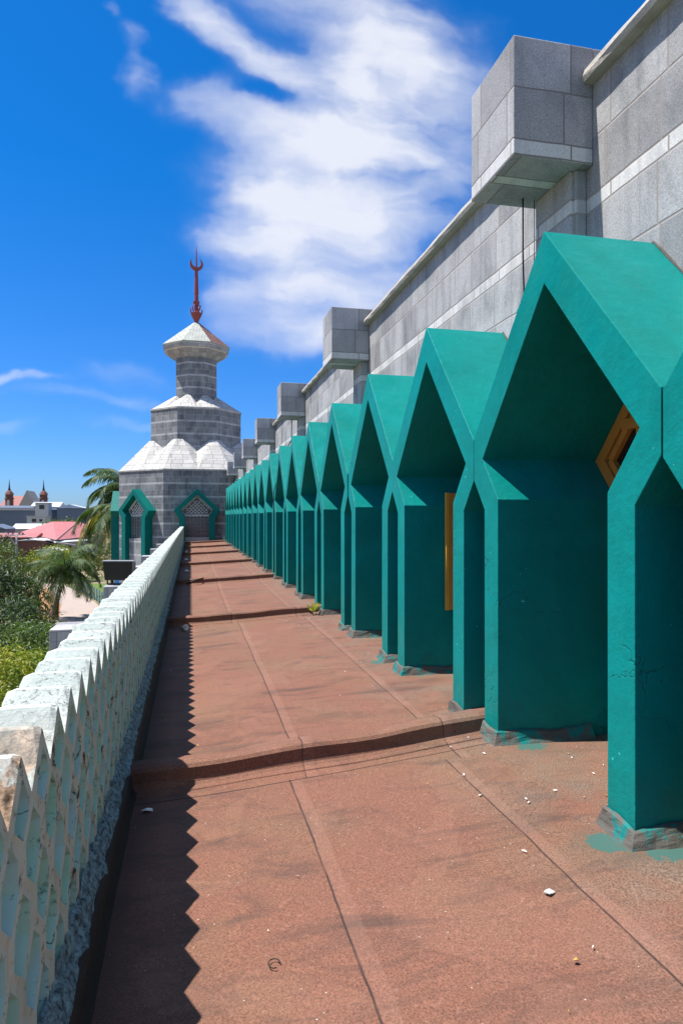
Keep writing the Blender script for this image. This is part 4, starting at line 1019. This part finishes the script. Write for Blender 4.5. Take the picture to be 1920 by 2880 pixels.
# utility pole and wires
e = empty('utility_pole', (-25.6, 108, ZG)); tag(e, 'concrete utility pole with crossarm before the brown house', 'utility pole')
mb = MB(); mb.tube([(0, 0, 0), (0, 0, 5.0)], [.22, .15], 8); mb.build('pole', 'grey_concrete', e)
mb = MB(); mb.bar((-1.5, 0, 4.7), (1.2, 0, 4.9), .14); mb.bar((-.9, 0, 4.6), (-.1, 0, 3.2), .10); mb.build('crossarm', 'white_plaster', e)
for x in (-1.1, -.5, .4, .9): mb = MB(); mb.lathe([(.09, 0), (.16, .12), (.08, .3)], (x, 0, 4.85), 6); mb.build('insulator', 'dark_trim', e)
for k, (z0, z1) in enumerate(((4.9, 5.4), (4.5, 4.9))):
    mb = MB(); mb.tube([(-34, 104, ZG+z1+.3), (-29, 106, ZG+(z0+z1)/2), (-25.6, 108, ZG+z0), (-20, 106, ZG+z0-1.0), (-14.5, 104, ZG+z0-1.9)], .035, 4)
    tag(mb.build('overhead_wire', 'dark_trim' if k else 'white_plaster'), ('lower dark' if k else 'upper pale')+' overhead wire running past the concrete pole', 'wire')
# lamp post in the trees
e = empty('lamp_post', (-10.35, 45.5, ZG)); tag(e, 'pale lamp post partly hidden by the dark tree', 'lamp post')
mb = MB(); mb.lathe([(.16, 0), (.14, .15), (.11, .2), (.10, 2.1)], (0, 0, 0), 10, smooth=True); mb.build('post', 'white_plaster', e)
mb = MB(); mb.lathe([(.10, 2.1), (.22, 2.16), (.2, 2.4), (.05, 2.5)], (0, 0, 0), 10, smooth=True); mb.build('lamp_head', 'grey_concrete', e)
# floodlight on the second outer box
e = empty('floodlight', (-1.72, 17.2, -.095)); tag(e, 'black floodlight housing on a bracket atop the stone box below the tower', 'floodlight'); e.rotation_euler = (0, 0, R(-12))
mb = MB(); mb.add([(-.33, -.12, .12), (.33, -.12, .12), (.33, .22, .10), (-.33, .22, .10), (-.36, -.16, .58), (.36, -.16, .58), (.33, .24, .55), (-.33, .24, .55)], [(3, 2, 1, 0), (4, 5, 6, 7), (0, 1, 5, 4), (1, 2, 6, 5), (2, 3, 7, 6), (3, 0, 4, 7)]); mb.build('housing', 'floodlight_black', e, bevel=.01)
mb = MB(); mb.box(-.38, .38, -.19, .02, .578, .605); mb.build('visor', 'grey_concrete', e)
mb = MB(); mb.bar((-.3, 0, 0), (-.3, 0, .2), .03); mb.bar((.3, 0, 0), (.3, 0, .2), .03); mb.bar((-.3, 0, .02), (.3, 0, .02), .03); mb.build('bracket', 'floodlight_black', e)
# blue tarp-covered cart by the fence
e = empty('covered_cart', (-6.05, 66, ZG)); tag(e, 'bright blue tarp covered cart on the grass behind the fence', 'cart')
mb = MB(); mb.lathe([(1.0, .35), (1.05, 1.2), (.95, 1.75), (.6, 2.0), (.1, 2.05)], (0, 0, 0), 10, smooth=True); mb.build('tarp', 'blue_tarp', e)
for x in (-.6, .6): mb = MB(); mb.tube([(x-.06, -.9, .3), (x+.06, -.9, .3)], .3, 12); mb.build('wheel', 'dark_trim', e)
